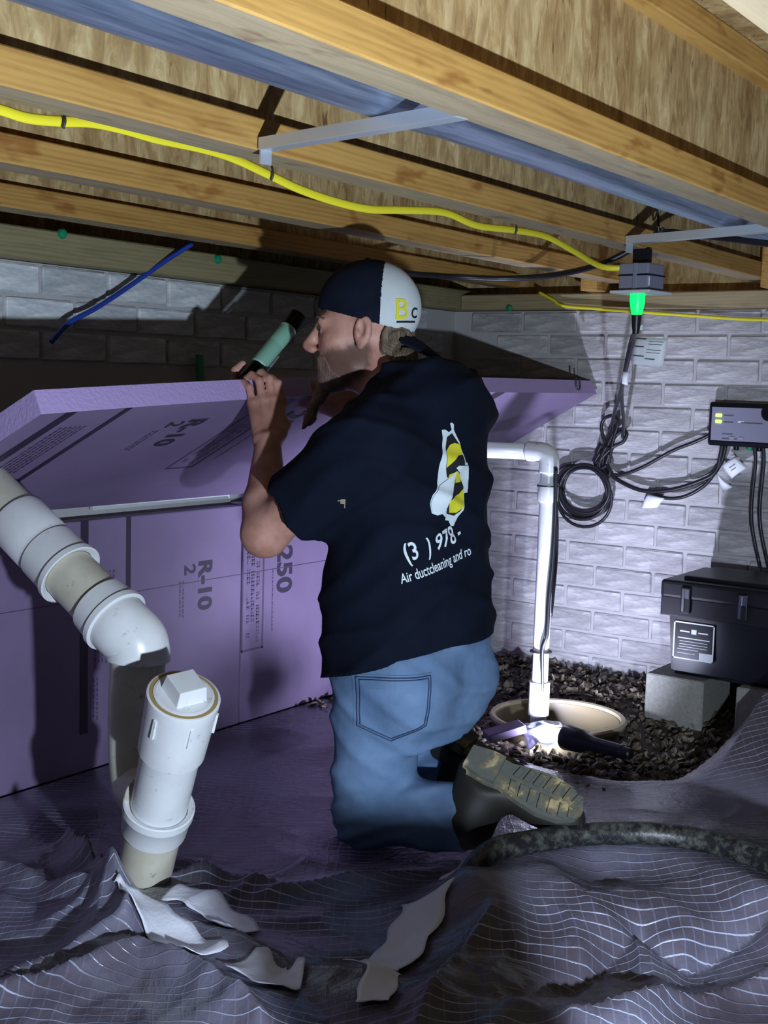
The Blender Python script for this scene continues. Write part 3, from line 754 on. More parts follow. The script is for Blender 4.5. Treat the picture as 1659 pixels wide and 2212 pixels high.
def sheet_z(x, y):
    x = np.asarray(x, float); y = np.asarray(y, float)
    wx = x+.10*(vn2(x, y, 2.2, 1)-.5)+.03*(vn2(x, y, 7, 11)-.5); wy = y+.10*(vn2(x, y, 2.2, 2)-.5)+.03*(vn2(x, y, 7, 12)-.5)
    rid = lambda s, seed: 1-np.abs(2*vn2(wx, wy, s, seed)-1)
    near = np.clip((2.9-(x*.819+y*.574))/.8, 0, 1)     # looser folds in the foreground
    z = -.028+.012*rid(1.7, 3)**3+.010*rid(4.5, 4)**3*(.4+.6*near)+.0045*rid(11, 5)**2*near+.004*(vn2(wx*.5, wy*2.2, 6, 6)-.5)
    z += near*(.035*rid(2.2, 8)**5+.018*(vn2(wx, wy, 3, 9)-.5)*2)
    z += near*crinkle(x, y)
    # hump that carries the hose, long slope towards the viewer
    z += .060*np.exp(-(dist_poly(x, y, HOSE)/.085)**2)
    z += .075*np.exp(-(dist_poly(x, y, [xy(1120, 1900, .08), xy(1300, 1900, .09), xy(1500, 1890, .09), xy(1700, 1930, .09)])/.15)**2)
    # deliberate creases
    z += fold(x, y, [xy(880, 2110), xy(1080, 2140), xy(1260, 2080), xy(1385, 2010)], -.03, .03)
    z += fold(x, y, [xy(1385, 2010), xy(1480, 2045), xy(1600, 2020), xy(1700, 2000)], -.035, .035)
    z += fold(x, y, [xy(1390, 2005, .08), xy(1380, 1960, .08)], .012, .012)
    z += fold(x, y, [xy(350, 1868), xy(480, 1872), xy(600, 1885)], .020, .018)
    z += fold(x, y, [xy(580, 1900), xy(760, 1865), xy(960, 1835), xy(1060, 1815)], .030, .03)
    z += fold(x, y, [xy(0, 2130), xy(180, 2080), xy(300, 2030), xy(420, 2065), xy(560, 2160)], .045, .035)
    z += fold(x, y, [xy(150, 1800), xy(225, 1900), xy(275, 1990)], .06, .022)
    z += fold(x, y, [xy(120, 1960), xy(240, 1900), xy(200, 2000)], .035, .04)
    z += fold(x, y, [xy(1060, 2000), xy(960, 2090), xy(900, 2200)], .035, .04)
    z += fold(x, y, [xy(600, 2050), xy(700, 2010), xy(860, 2000)], -.02, .03)
    z += fold(x, y, [xy(1240, 2190), xy(1450, 2120), xy(1659, 2080)], .035, .035)
    # gathered up round the drain pipe
    dx, dy = x-PIPEB[0], y-PIPEB[1]; r = np.hypot(dx, dy); a = np.arctan2(dy, dx)
    z += .022*np.exp(-((r-.12)/.06)**2)*(1+.5*np.sin(a*7+1.3))
    # flap pulled up at the right, against the blocks
    z += .20*np.clip((x-2.95)/.5, 0, 1)**1.2*np.clip((1.19-y)/.12, 0, 1)
    z += .03*np.clip((1.35-y)/.3, 0, 1)*np.clip((x-2.45)/.3, 0, 1)
    # pressed down by the kneeling man
    press = np.exp(-(dist_poly(x, y, [(2.13, 1.58), (2.17, 1.22), (2.24, 1.06)])/.10)**2)
    press2 = np.exp(-(dist_poly(x, y, [(2.33, 1.58), (2.36, 1.22)])/.10)**2)
    flat = -.028+np.clip((1.5-y)/.45, 0, 1)*.055
    z = z*(1-press)+flat*press; z = z*(1-press2)+flat*press2
    k = np.exp(-(dist_poly(x, y, HOSE[1:])/.06)**2); z = z*(1-k)+(HZ-.021)*k
    # tight against the foam
    k = np.clip((y-2.25)/.19, 0, 1); z = z*(1-k)+(-.036)*k
    return z
def sheet_edge(y): return np.interp(y, [-1, .95, 1.06, 1.17, 1.3, 1.48, 1.66, 1.9, 2.44], [3.60, 3.56, 3.42, 3.02, 2.96, 2.95, 2.93, 3.02, 3.16])
gx = np.arange(.55, 3.62, .0075); gy = np.arange(-.35, 2.436, .0075)
GX, GY = np.meshgrid(gx, gy, indexing='ij'); GZ = sheet_z(GX, GY)
EDG = sheet_edge(GY)+.02*(vn2(GX*0, GY, 14, 31)-.5)
hole = np.hypot(GX-PIPEB[0], GY-PIPEB[1]) < .04
ok = (GX < EDG) & ~hole
idx = -np.ones(GX.shape, int); idx[ok] = np.arange(ok.sum())
q = np.stack([idx[:-1, :-1], idx[1:, :-1], idx[1:, 1:], idx[:-1, 1:]], -1).reshape(-1, 4); q = q[(q >= 0).all(1)]
M_SHEET = mat('reinforced_poly', (.06, .05, .07), .22, spec=.6); t = NT(M_SHEET)
co = t.coord((1, 1, 1), (0, 0, math.radians(-35)+math.pi/2))     # lateral / depth directions of the weave
sep = t.n('ShaderNodeSeparateXYZ')
wob = t.n('ShaderNodeTexNoise'); wob.inputs['Scale'].default_value = 5; wob.inputs['Detail'].default_value = 2; t.l(co, wob.inputs['Vector'])
mixv = t.n('ShaderNodeMix', data_type='VECTOR'); mixv.inputs[0].default_value = .045
t.l(co, mixv.inputs[4]); t.l(wob.outputs['Color'], mixv.inputs[5]); t.l(mixv.outputs[1], sep.inputs[0])
def thread(axis, freq, w):
    fr = t.math('FRACT', t.math('MULTIPLY', axis, freq)); tri = t.math('ABSOLUTE', t.math('SUBTRACT', fr, .5))
    return t.math('SUBTRACT', 1.0, t.n_smooth(tri, w))
def n_smooth(self, v, w):
    x = self.n('ShaderNodeMapRange', interpolation_type='SMOOTHSTEP'); self.l(v, x.inputs[0])
    x.inputs[1].default_value = w*.35; x.inputs[2].default_value = w; return x.outputs[0]
NT.n_smooth = n_smooth
thA = thread(sep.outputs['Y'], 48, .08); thB = thread(sep.outputs['X'], 48, .09)
pn = t.ramp(t.noise(t.coord((1, 1, 1)), 3.2, 3), [(.42, (.06, .06, .06)), (.60, (.9, .9, .9))])
th = t.math('MAXIMUM', thA, t.math('MULTIPLY', thB, .15))
vis = t.math('MULTIPLY', th, pn)
n1 = t.noise(t.coord((1, 1, 1)), 2.4, 4, .6)
basec = t.ramp(n1, [(.3, (.055, .042, .055)), (.5, (.11, .10, .14)), (.72, (.22, .22, .31))])
t.set(t.mix(vis, basec, (.52, .56, .76)), t.math('MULTIPLY_ADD', n1, .25, .14),
      t.bump(th, .55, .0018, t.bump(t.noise(t.coord((1, 1, 1)), 22, 4, .6, .8), .35, .008)))
vb = mesh('ground_sheet', np.stack([GX[ok], GY[ok], GZ[ok]], -1), q, M_SHEET, None, True)
tag(vb, 'wrinkled translucent reinforced plastic sheet covering the ground', 'plastic sheet')
def ribbon(name, cl, w, label, lift=.004, m=None, z0=.03, seed=0, grp='white seam tape pieces'):
    """strip of tape laid on the sheet along a line of ground points"""
    P = [np.array(xy(*p, z0)) for p in cl]; P = [p[:2] for p in spline([np.append(p, 0) for p in P], 10)]
    V = []; Fc = []; n = 8; r = np.random.default_rng(seed)
    for i, p in enumerate(P):
        d = P[min(i+1, len(P)-1)]-P[max(i-1, 0)]; d /= np.linalg.norm(d)+1e-9; s = np.array([-d[1], d[0]])
        ww = w*(1+.12*math.sin(i*.9+seed))
        for j in range(n+1):
            e = p+s*ww*(j/n-.5)
            V.append((e[0], e[1], float(sheet_z(e[0], e[1]))+lift+.0015*abs(math.sin(j*.8+i*.5+seed))))
    m_ = n+1
    for i in range(len(P)-1):
        for j in range(n): Fc.append((i*m_+j, i*m_+j+1, (i+1)*m_+j+1, (i+1)*m_+j))
    o = mesh(name, V, Fc, m or M_TAPE, None, True); md = o.modifiers.new('thick', 'SOLIDIFY'); md.thickness = .0012
    return tag(o, label, 'tape', grp)
M_TAPE = mat('white_tape', (.74, .76, .86), .32); _t = NT(M_TAPE); _t.set(None, None, _t.bump(_t.noise(_t.coord((30, 30, 30)), 2, 3), .5, .004))
ribbon('seam_tape', [(1042, 1812), (985, 1858)], .075, 'white tape patch on the sheet at the end of the black hose', .008, None, .06, 1)
ribbon('seam_tape', [(925, 1935), (880, 1985), (800, 2055)], .095, 'long white tape strip slanting down the sheet in the foreground centre', .008, None, .04, 2)
ribbon('seam_tape', [(830, 2085), (805, 2130)], .06, 'small white tape scrap below the long centre strip', .008, None, .04, 3)
ribbon('seam_tape', [(285, 1945), (360, 1985), (455, 2030)], .085, 'white tape strip at the foot of the drain pipe', .008, None, .03, 4)
ribbon('seam_tape', [(520, 2035), (590, 2065), (655, 2070)], .085, 'white tape strip right of the drain pipe, further along the seam', .008, None, .03, 5)
ribbon('seam_tape', [(375, 1915), (450, 1935), (530, 1975)], .085, 'crumpled white tape gathered behind the foot of the drain pipe', .008, None, .03, 6)
# muddy hose
M_HOSE = mat('muddy_hose', (.02, .02, .02), .4); _t = NT(M_HOSE); _n = _t.noise(_t.coord((20, 20, 20)), 2.5, 4, .7)
_t.set(_t.ramp(_n, [(.45, (.012, .012, .014)), (.62, (.07, .075, .065)), (.75, (.14, .15, .14))]), None, _t.bump(_n, .4, .004))
hp = [np.array([p[0], p[1], HZ]) for p in HOSE[1:]]; d0 = hp[0]-hp[1]; hp = [hp[0]+d0*.55+[0, 0, -.045]]+hp; hp = spline(hp, 10)
tag(tube('drain_hose', hp, .023, M_HOSE, None, 16, 0), 'muddy black hose lying over the plastic hump in front of the boot', 'hose')

# ================================================================ GRAVEL
ico = bmesh.new(); bmesh.ops.create_icosphere(ico, subdivisions=1, radius=1); IV = np.array([v.co[:] for v in ico.verts]); IF = np.array([[v.index for v in f.verts] for f in ico.faces]); ico.free()
N = 5200; V = []; Fc = []
gxx = RNG.uniform(2.7, XW-.01, N); gyy = RNG.uniform(.6, 2.42, N); keep = (np.hypot(gxx-SC[0], gyy-SC[1]) > .205) & (gxx > sheet_edge(gyy)-.12)
for x, y in zip(gxx[keep], gyy[keep]):
    s = RNG.uniform(.006, .017); R_ = rotm(RNG.normal(size=3), RNG.uniform(0, 360))
    k = len(V)*len(IV)
    V.append((IV*(s*np.array([1.5, .9, .45])*RNG.uniform(.7, 1.2, 3))*(1+RNG.uniform(-.18, .18, (len(IV), 1))))@R_.T+np.array([x, y, -.038+RNG.uniform(-.012, .010)+.16*min(.28, max(0, x-3.42))]))
    Fc.append(IF+k)
M_GRAV = mat('wet_gravel', (.10, .08, .06), .55); _t = NT(M_GRAV)
_v = _t.n('ShaderNodeTexVoronoi'); _v.inputs['Scale'].default_value = 55; _t.l(_t.coord((1, 1, 1)), _v.inputs['Vector'])
_bw = _t.n('ShaderNodeRGBToBW'); _t.l(_v.outputs['Color'], _bw.inputs[0])
_t.set(_t.ramp(_bw.outputs[0], [(.2, (.03, .022, .016)), (.5, (.10, .075, .05)), (.8, (.24, .20, .15))]))
g = mesh('gravel', np.concatenate(V), np.concatenate(Fc), M_GRAV); tag(g, 'damp brown gravel bed around the sump and below the right wall', 'gravel', None, 'stuff')
gxg = np.linspace(2.6, XW+.02, 40); gyg = np.linspace(.5, 2.45, 50); A, B_ = np.meshgrid(gxg, gyg, indexing='ij')
Zg = -.046+.16*np.clip(A-3.42, 0, .28); ring = np.hypot(A-SC[0], B_-SC[1]) < .17
I2 = np.arange(A.size).reshape(A.shape); qq = np.stack([I2[:-1, :-1], I2[1:, :-1], I2[1:, 1:], I2[:-1, 1:]], -1).reshape(-1, 4)
rf = ring.reshape(-1); qq = qq[~rf[qq].any(1)]
struct(mesh('floor_gravel_bed', np.stack([A.ravel(), B_.ravel(), Zg.ravel()], -1), qq, mat('wet_dirt', (.045, .035, .026), .8), None, True)).name = 'floor'
# ---- torch lying on the ground, shining on the pipe
lc = PZ(1222, 1592, .03); tdir = np.array([.30, .72, .28]); tdir /= np.linalg.norm(tdir)
lc = np.array(lc); back = PZ(1335, 1622, .035)-lc; back = back/np.linalg.norm(back)
ft = thing('work_torch', 'black torch lying by the sump, its bright lens facing the white pipe', 'torch', tuple(lc+back*.07-[0, 0, .03]))
fw_ = -back
lathe('body', lc+back*.20, fw_, [(0, .014), (.004, .019), (.10, .020), (.125, .024), (.14, .032), (.196, .036), (.20, .035), (.199, .031)], M_BLKP, ft, 28, False)
lathe('tail_cap', lc+back*.225, fw_, [(0, .012), (.004, .016), (.028, .017)], M_BLKP2, ft, 20)
lathe('lens', lc+back*.006, fw_, [(0, .031), (.002, .031), (.004, .020)], M_LAMP, ft, 28)
tube('wire_stand', [lc+back*.02+[0, 0, .02], lc+[-.0, .03, .02], lc+fw_*.03+[0, .02, -.03]], .002, M_BLKC, ft, 6, 4)
lamp('work_torch_light', 'SPOT', tuple(lc+fw_*.012), tuple(lc+fw_*.012+np.array([.14, .2, .12])), 75, (.70, .74, 1.0), .02, 150, .7)
# foam off-cut and folded shiny sheet beside it
q0 = PZ(1090, 1580, .03)
o = bmobj('foam_offcut', box_bm((-.055, -.03, -.012), (.055, .03, .012), .002, 1, Matrix.Rotation(math.radians(-40), 3, 'Z') @ Matrix.Rotation(math.radians(-14), 3, 'Y')), M_FOAM)
o.location = q0; tag(o, 'small pink foam off-cut on the ground behind the boots', 'foam scrap')
def crumple(name, poly, z, label, m, amp=.02, seed=1, cat='plastic scrap'):
    P = [np.array(PZ(x, y, z)) for x, y in poly]; n = 18; V = []; Fc = []
    for i in range(n+1):
        for j in range(n+1):
            u, v = i/n, j/n; p = (P[0]*(1-u)+P[1]*u)*(1-v)+(P[3]*(1-u)+P[2]*u)*v
            zz = amp*(1-abs(2*vn2(np.array(u), np.array(v), 3.1, seed)-1))+amp*.8*math.sin(u*3.14)*math.sin(v*3.14)
            V.append((p[0], p[1], p[2]+float(zz)))
    mm = n+1
    for i in range(n):
        for j in range(n): Fc.append((i*mm+j, i*mm+j+1, (i+1)*mm+j+1, (i+1)*mm+j))
    o = mesh(name, V, Fc, m, None, True); md = o.modifiers.new('thick', 'SOLIDIFY'); md.thickness = .001
    return tag(o, label, cat)
M_SHINY = mat('shiny_film', (.42, .45, .52), .18, .2)
crumple('plastic_scrap', [(1120, 1578), (1205, 1572), (1265, 1612), (1140, 1622)], -.005, 'crumpled shiny plastic film in front of the torch lens', M_SHINY, .025, 5)

# ================================================================ DRAIN PIPE AND CLEANOUT
T0 = PD(397, 1502, 2.20); B0 = PD(300, 1935, 2.43); ax = (T0-B0); Lp = np.linalg.norm(ax); ax = ax/Lp
dpz = thing('drain_pipe', 'white plastic drain pipe with capped cleanout rising through the sheet', 'drain pipe', tuple(B0))
lathe('lower_pipe', B0-ax*.06, ax, [(0, .055), (Lp*.42+.06, .055)], M_PVCTAN, dpz, 40)
t1 = Lp*.455
lathe('lower_hub', B0, ax, [(t1-.055, .0555), (t1-.05, .063), (t1-.004, .066), (t1+.0, .069), (t1+.016, .069), (t1+.018, .0665), (t1+.012, .056)], M_PVC, dpz, 44, False)
lathe('fitting_body', B0, ax, [(t1-.01, .0545), (Lp*.72, .0555), (Lp*.75, .059), (Lp*.84, .0595)], M_PVC, dpz, 40, False)
t2 = Lp
lathe('cleanout_hub', B0, ax, [(Lp*.74, .0575), (Lp*.75, .0625), (t2-.022, .066), (t2-.012, .067), (t2, .067), (t2+.001, .0655), (t2+.001, .058), (t2-.004, .057)], M_PVC, dpz, 48, False)
lathe('cement_ring', B0, ax, [(t2-.003, .0625), (t2+.0015, .0625), (t2+.0015, .056)], M_GLUE, dpz, 48, False)
cp = lathe('cleanout_plug', B0, ax, [(t2-.01, .0555), (t2+.003, .0555), (t2+.004, .050), (t2+.0035, .0495), (t2+.003, .0)], M_PVC, dpz, 48, False)
u_, v_, d_ = frame_of(ax)
cr = math.cos(.5); sr = math.sin(.5)
ua = CR*1.0; ua = ua-ax*(ua@ax); ua /= np.linalg.norm(ua); va = np.cross(ax, ua)
e1 = ua*math.cos(.62)+va*math.sin(.62); e2 = np.cross(ax, e1)
V = []
c0 = B0+ax*(t2+.002)
for zz, s in ((0, .031), (.032, .027)):
    for a, b in ((-1, -1), (1, -1), (1, 1), (-1, 1)): V.append(c0+ax*zz+e1*a*s+e2*b*s)
bo = mesh('square_boss', V, [(3, 2, 1, 0), (4, 5, 6, 7), (0, 1, 5, 4), (1, 2, 6, 5), (2, 3, 7, 6), (3, 0, 4, 7)], M_PVC, cp)
md = bo.modifiers.new('bev', 'BEVEL'); md.width = .002; md.segments = 2
for ang in (-2.2, -1.15, -.1, 2.9):        # ribs on the hub
    dd = ua*math.cos(ang)+va*math.sin(ang); c1 = B0+ax*(t2-.045)+dd*.065
    V = []; wv = np.cross(ax, dd)
    for zz in (-.022, .022):
        for a, b in ((-1, -1), (1, -1), (1, 1), (-1, 1)): V.append(c1+ax*zz+wv*a*.003+dd*b*.004)
    mesh('hub_rib', V, [(3, 2, 1, 0), (4, 5, 6, 7), (0, 1, 5, 4), (1, 2, 6, 5), (2, 3, 7, 6), (3, 0, 4, 7)], M_PVC, dpz)
# branch: comes down from the upper left, elbows and drops into the fitting behind the cleanout
E0 = PD(298, 1392, 2.40); E1 = PD(292, 1560, 2.44); E2 = B0+ax*(Lp*.50)+np.array([0, .02, 0])
S0 = PD(-60, 1022, 2.66)
pts = [PD(255, 1345, 2.405), PD(285, 1378, 2.40), E0+[0, 0, -.02], E1, PD(300, 1690, 2.42), E2]
tube('branch_drop', pts, .054, M_PVCTAN, dpz, 32, 8)
sx = PD(270, 1362, 2.40)-S0; SL = np.linalg.norm(sx); sx /= SL
lathe('sloping_pipe', S0, sx, [(0, .055), (SL-.05, .055)], M_PVCTAN, dpz, 40, False)
def along(px, py):      # distance along the sloping pipe of a photo point
    best = min(np.linspace(0, SL+.2, 400), key=lambda s: np.hypot(*(np.array(((S0+sx*s-CP)@CR, (S0+sx*s-CP)@CU))/((S0+sx*s-CP)@fw)*F-np.array((px-829.5, 1106-py)))))
    return best
sA = along(42, 1118); sB = along(168, 1228); sC = along(250, 1310)
lathe('sloping_coupling', S0, sx, [(sA, .0555), (sA+.001, .0615), (sA+.01, .063), (sA+(sB-sA)*.48, .063), (sA+(sB-sA)*.50, .0605), (sA+(sB-sA)*.56, .0605), (sA+(sB-sA)*.58, .064), (sB-.014, .065), (sB-.012, .070), (sB, .070), (sB+.001, .0665), (sB-.006, .056)], M_PVC, dpz, 44, False)
lathe('elbow_hub', S0, sx, [(sC-.03, .0555), (sC-.029, .0625), (sC+.012, .066), (sC+.014, .070), (sC+.026, .070), (sC+.028, .063)], M_PVC, dpz, 44, False)
eb = [S0+sx*(sC+.015), S0+sx*(sC+.045), PD(292, 1384, 2.40), E0+[0, 0, -.015], E0+[0, 0, -.03]]
tube('elbow', eb, .0625, M_PVC, dpz, 36, 6)
lathe('cement_ring', S0, sx, [(sA-.006, .0553), (sA-.004, .0575), (sA+.001, .0575)], M_GLUE, dpz, 40, False)
lathe('cement_ring', S0, sx, [(sC-.036, .0553), (sC-.034, .0575), (sC-.028, .0575)], M_GLUE, dpz, 40, False)

# bag-shaped blocker, added out of view to shade the legs and middle ground
M_BLOCKER = mat('dark_canvas', (.03, .03, .035), .9)
tb_ = thing('tool_bag', 'dark canvas tool bag standing on the sheet beside the light, outside the picture', 'tool bag', (1.054, 0.371, -.02))
Rb = Matrix.Rotation(math.radians(50-90), 3, 'Z'); RbN = np.array(Rb)
def blocker_f(P):
    q = (P-vec3(1.054, 0.371, .165))@RbN
    b = np.abs(q)-np.array([.05, .05, .165]); d = np.linalg.norm(np.maximum(b, 0), axis=1)+np.minimum(b.max(1), 0)-.03
    b2 = np.abs(q-np.array([0, 0, .1]))-np.array([.05, .055, .12]); d2 = np.linalg.norm(np.maximum(b2, 0), axis=1)+np.minimum(b2.max(1), 0)-.015
    return smax(d, -np.maximum(d2+.0, -(q[:, 2]-.12)), .005)+.004*vnoise(P, 30, 2)
def vec3(*a): return np.array(a, float)
sdf_obj('body', blocker_f, (.88, .15, -.06), (1.29, .55, .40), .009, M_BLOCKER, tb_, 1)
for s_ in (-1, 1):
    tube('handle', [np.array([1.054, 0.371, .29])+RbN@vec3(x_, s_*(.086 if z_ < 0 else .078), z_) for x_, z_ in ((-.035, 0), (-.034, -.04), (-.02, -.075), (0, -.085), (.02, -.075), (.034, -.04), (.035, 0))], .008, M_BLOCKER, tb_, 8, 4)

# ================================================================ PERSON
def vec(*a): return np.array(a, float)
def m_cloth(name, c0, c1, sc=6, rough=.9, weave=220):
    m = mat(name, c1, rough, spec=.15); t = NT(m); n = t.noise(t.coord((1, 1, 1)), sc, 4, .6); w = t.noise(t.coord((weave,)*3), 1, 2)
    t.set(t.ramp(n, [(.3, c0), (.7, c1)]), None, t.bump(w, .25, .001, t.bump(n, .25, .012))); return m
M_SKIN = mat('skin', (.42, .225, .17), .5, spec=.35, sss=.06); _t = NT(M_SKIN)
_n = _t.noise(_t.coord((1, 1, 1)), 22, 4, .6); _m = _t.noise(_t.coord((1, 1, 1)), 130, 3)
_t.set(_t.ramp(_n, [(.3, (.40, .185, .135)), (.5, (.50, .26, .20)), (.72, (.57, .315, .25))]), None, _t.bump(_m, .25, .0015, _t.bump(_n, .2, .004)))
M_SHIRT = m_cloth('navy_jersey', (.0025, .0045, .012), (.0045, .008, .02), 7)
M_JEAN = m_cloth('washed_denim', (.095, .165, .29), (.17, .265, .43), 9, .85, 300)
M_STITCH = mat('denim_stitch', (.03, .06, .13), .9)
M_CAPD = m_cloth('cap_navy', (.004, .006, .016), (.008, .012, .026), 9)
M_CAPW = m_cloth('cap_white', (.56, .62, .64), (.66, .72, .74), 9)
M_HAIR = mat('brown_hair', (.07, .045, .028), .55); _t = NT(M_HAIR); _n = _t.noise(_t.coord((60, 60, 14)), 3, 4, .7); _t.set(_t.ramp(_n, [(.35, (.05, .033, .02)), (.7, (.24, .17, .11))]), None, _t.bump(_n, .8, .004))
M_BEARD = mat('beard_hair', (.05, .035, .03), .6); _t = NT(M_BEARD); _n = _t.noise(_t.coord((70, 70, 20)), 3, 4, .7); _t.set(_t.ramp(_n, [(.35, (.10, .060, .048)), (.7, (.23, .14, .105))]), None, _t.bump(_n, .8, .003))
M_BOOT = mat('dark_boot', (.012, .010, .008), .6)
M_SOLE = mat('muddy_sole', (.06, .06, .05), .8); _t = NT(M_SOLE); _n = _t.noise(_t.coord((14, 14, 14)), 1.5, 4, .6); _t.set(_t.ramp(_n, [(.48, (.10, .105, .09)), (.56, (.16, .14, .085)), (.64, (.42, .34, .18))]), None, _t.bump(_n, .6, .006))
M_YPRINT = mat('yellow_print', (.70, .68, .03), .7); M_WPRINT = mat('white_print', (.66, .76, .80), .7); M_BPRINT = mat('black_ink', (.006, .007, .012), .8)

# -- skeleton -------------------------------------------------------
Hc = PX(787, 706, 2.20); yaw = math.radians(31); pit = math.radians(-4)
ly = vec(-math.sin(yaw)*math.cos(pit), math.cos(yaw)*math.cos(pit), math.sin(pit)); lx = vec(math.cos(yaw), math.sin(yaw), 0); lz = np.cross(lx, ly)
HM = np.stack([lx, ly, lz], -1)
def HL(x, y, z): return Hc+HM@vec(x, y, z)
SHL = vec(2.045, 1.465, .872); ELL = PX(572, 1150, 2.0); WRL = vec(2.118, 1.802, .853)
SHR = vec(2.405, 1.50, .945); ELR = vec(2.56, 1.80, .925); WRR = vec(2.33, 2.03, .985)
NB = vec(2.225, 1.50, .955)
ROWS = np.array([[.24, 2.215, 1.475, .150, .125], [.36, 2.215, 1.475, .172, .140], [.50, 2.212, 1.478, .178, .142], [.64, 2.212, 1.480, .176, .136], [.78, 2.215, 1.482, .186, .128], [.88, 2.222, 1.482, .186, .112], [.96, 2.23, 1.487, .150, .085], [1.02, 2.235, 1.49, .08, .06]])
def torso(P, inf=0):
    z = np.clip(P[:, 2], ROWS[0, 0], ROWS[-1, 0])
    g = [np.interp(z, ROWS[:, 0], ROWS[:, k]) for k in range(1, 5)]
    a = g[2]+inf; b = g[3]+inf; qx = (P[:, 0]-g[0])/a; qy = (P[:, 1]-g[1])/b
    k0 = (np.abs(qx)**2.3+np.abs(qy)**2.3)**(1/2.3); d = (k0-1)*np.minimum(a, b)*.95
    dz = np.maximum(ROWS[0, 0]-P[:, 2], P[:, 2]-ROWS[-1, 0]-inf)
    return np.where(dz > 0, np.sqrt(np.maximum(d, 0)**2+dz**2), d)
def head(P):
    q = (P-Hc)@HM
    d = sd_ell(q, (0, -.018, .036), (.076, .098, .088))
    d = smin(d, sd_ell(q, (0, .040, -.035), (.060, .060, .088)), .03)
    d = smin(d, sd_cap(q, (-.040, .02, -.085), (0, .075, -.108), .024, .022), .03); d = smin(d, sd_cap(q, (.040, .02, -.085), (0, .075, -.108), .024, .022), .03)
    d = smin(d, sd_cap(q, (-.036, .083, .014), (.036, .083, .014), .013), .018)
    for s in (-1, 1):
        d = smin(d, sd_ell(q, (s*.044, .064, -.024), (.022, .022, .018)), .02)
        d = smax(d, -sd_ell(q, (s*.032, .106, -.006), (.017, .018, .011)), .012)
        d = smin(d, sd_ell(q, (s*.032, .081, -.006), (.0135, .0135, .012)), .004)
        d = smin(d, sd_ell(q, (s*.012, .113, -.044), (.009, .010, .008)), .008)
    d = smin(d, sd_cap(q, (0, .094, .008), (0, .124, -.034), .0085, .0125), .014)
    d = smin(d, sd_cap(q, (-.018, .094, -.066), (.018, .094, -.066), .009), .010); d = smin(d, sd_cap(q, (-.016, .093, -.080), (.016, .093, -.080), .009), .008)
    d = smax(d, -sd_cap(q, (-.022, .108, -.073), (.022, .108, -.073), .0035), .004)
    for s in (-1, 1):      # ears
        Rm = rotm((0, 0, 1), s*20) @ rotm((1, 0, 0), 12)
        c = (s*.079, -.004, -.012); e = sd_ell(q, c, (.010, .021, .034), Rm)
        e = smax(e, -sd_ell(q, (s*.091, .002, -.006), (.0145, .0125, .023), Rm), .004)
        e = smin(e, sd_cap(q, (s*.083, -.010, .010), (s*.084, -.013, -.018), .0035), .004)
        e = smin(e, sd_ell(q, (s*.080, .008, -.016), (.006, .005, .008)), .004)
        e = smin(e, sd_ell(q, (s*.078, .003, -.043), (.006, .009, .010)), .006)
        d = smin(d, e, .006)
    return d
NKT = HL(0, -.022, -.06)
# stubble shadow along both jaws belongs to the skin itself
_t = NT(M_SKIN); _g = _t.n('ShaderNodeNewGeometry'); _wn = _t.noise(_t.coord((1, 1, 1)), 90, 3)
_prev = M_SKIN.node_tree.nodes['Principled BSDF'].inputs['Base Color'].links[0].from_socket
_msk = None
for _s in (-1, 1):
    for _c, _r0 in ((HL(_s*.05, .020, -.075), .040), (HL(_s*.040, .055, -.085), .046), (HL(_s*.062, .004, -.050), .024)):
        _d = _t.n('ShaderNodeVectorMath', operation='DISTANCE'); _t.l(_g.outputs['Position'], _d.inputs[0]); _d.inputs[1].default_value = tuple(_c)
        _mr = _t.n('ShaderNodeMapRange', interpolation_type='SMOOTHSTEP'); _t.l(_t.math('MULTIPLY_ADD', _wn, .014, _d.outputs['Value']), _mr.inputs[0])
        _mr.inputs[1].default_value = _r0+.016; _mr.inputs[2].default_value = _r0-.004; _mr.inputs[3].default_value = 0; _mr.inputs[4].default_value = .86
        _msk = _mr.outputs[0] if _msk is None else _t.math('MAXIMUM', _msk, _mr.outputs[0])
_t.l(_t.mix(_msk, _prev, (.085, .046, .034)), _t.b.inputs['Base Color'])
def lhand(P):
    K = PY(577, 872, 1.868); u = vec(.80, -.60, 0)
    d = None; up_ = (K-WRL)/np.linalg.norm(K-WRL)
    spec = [(-.034, .0, .0080, .036, .025, .019), (-.0115, .008, .0092, .044, .029, .021), (.0115, .010, .0095, .047, .030, .022), (.034, .004, .0092, .042, .028, .021)]
    for off, rise, r, l1, l2, l3 in spec:
        m = K+u*off+vec(0, 0, rise); edge = 1.905-.0
        p1 = m+vec(0.002, .012, l1); p2 = p1+vec(.002, l2*.85, l2*.45); p3 = p2+vec(.0, l3*.85, -l3*.45)
        e = smin(chain(P, [m, p1, p2, p3], [r*1.12, r*1.04, r*.95, r*.8], .004), sd_ell(P, m+vec(-.004, -.006, 0), (.0095,)*3), .006)
        pal = sd_cap(P, WRL+u*off*.55+up_*.012, m, .0155, .0125)
        e = smin(e, pal, .010); d = e if d is None else smin(d, e, .0045)
    tb = WRL+u*.028+up_*.030
    th = chain(P, [tb, tb+u*.022+up_*.030+vec(0, .012, 0), tb+u*.022+up_*.055+vec(0, .034, 0), tb+u*.010+up_*.070+vec(0, .050, 0)], [.0165, .0125, .0105, .009], .008)
    return smin(d, th, .012)
FT0 = PY(548, 801, 1.965); FT1 = PY(634, 697, 1.955)
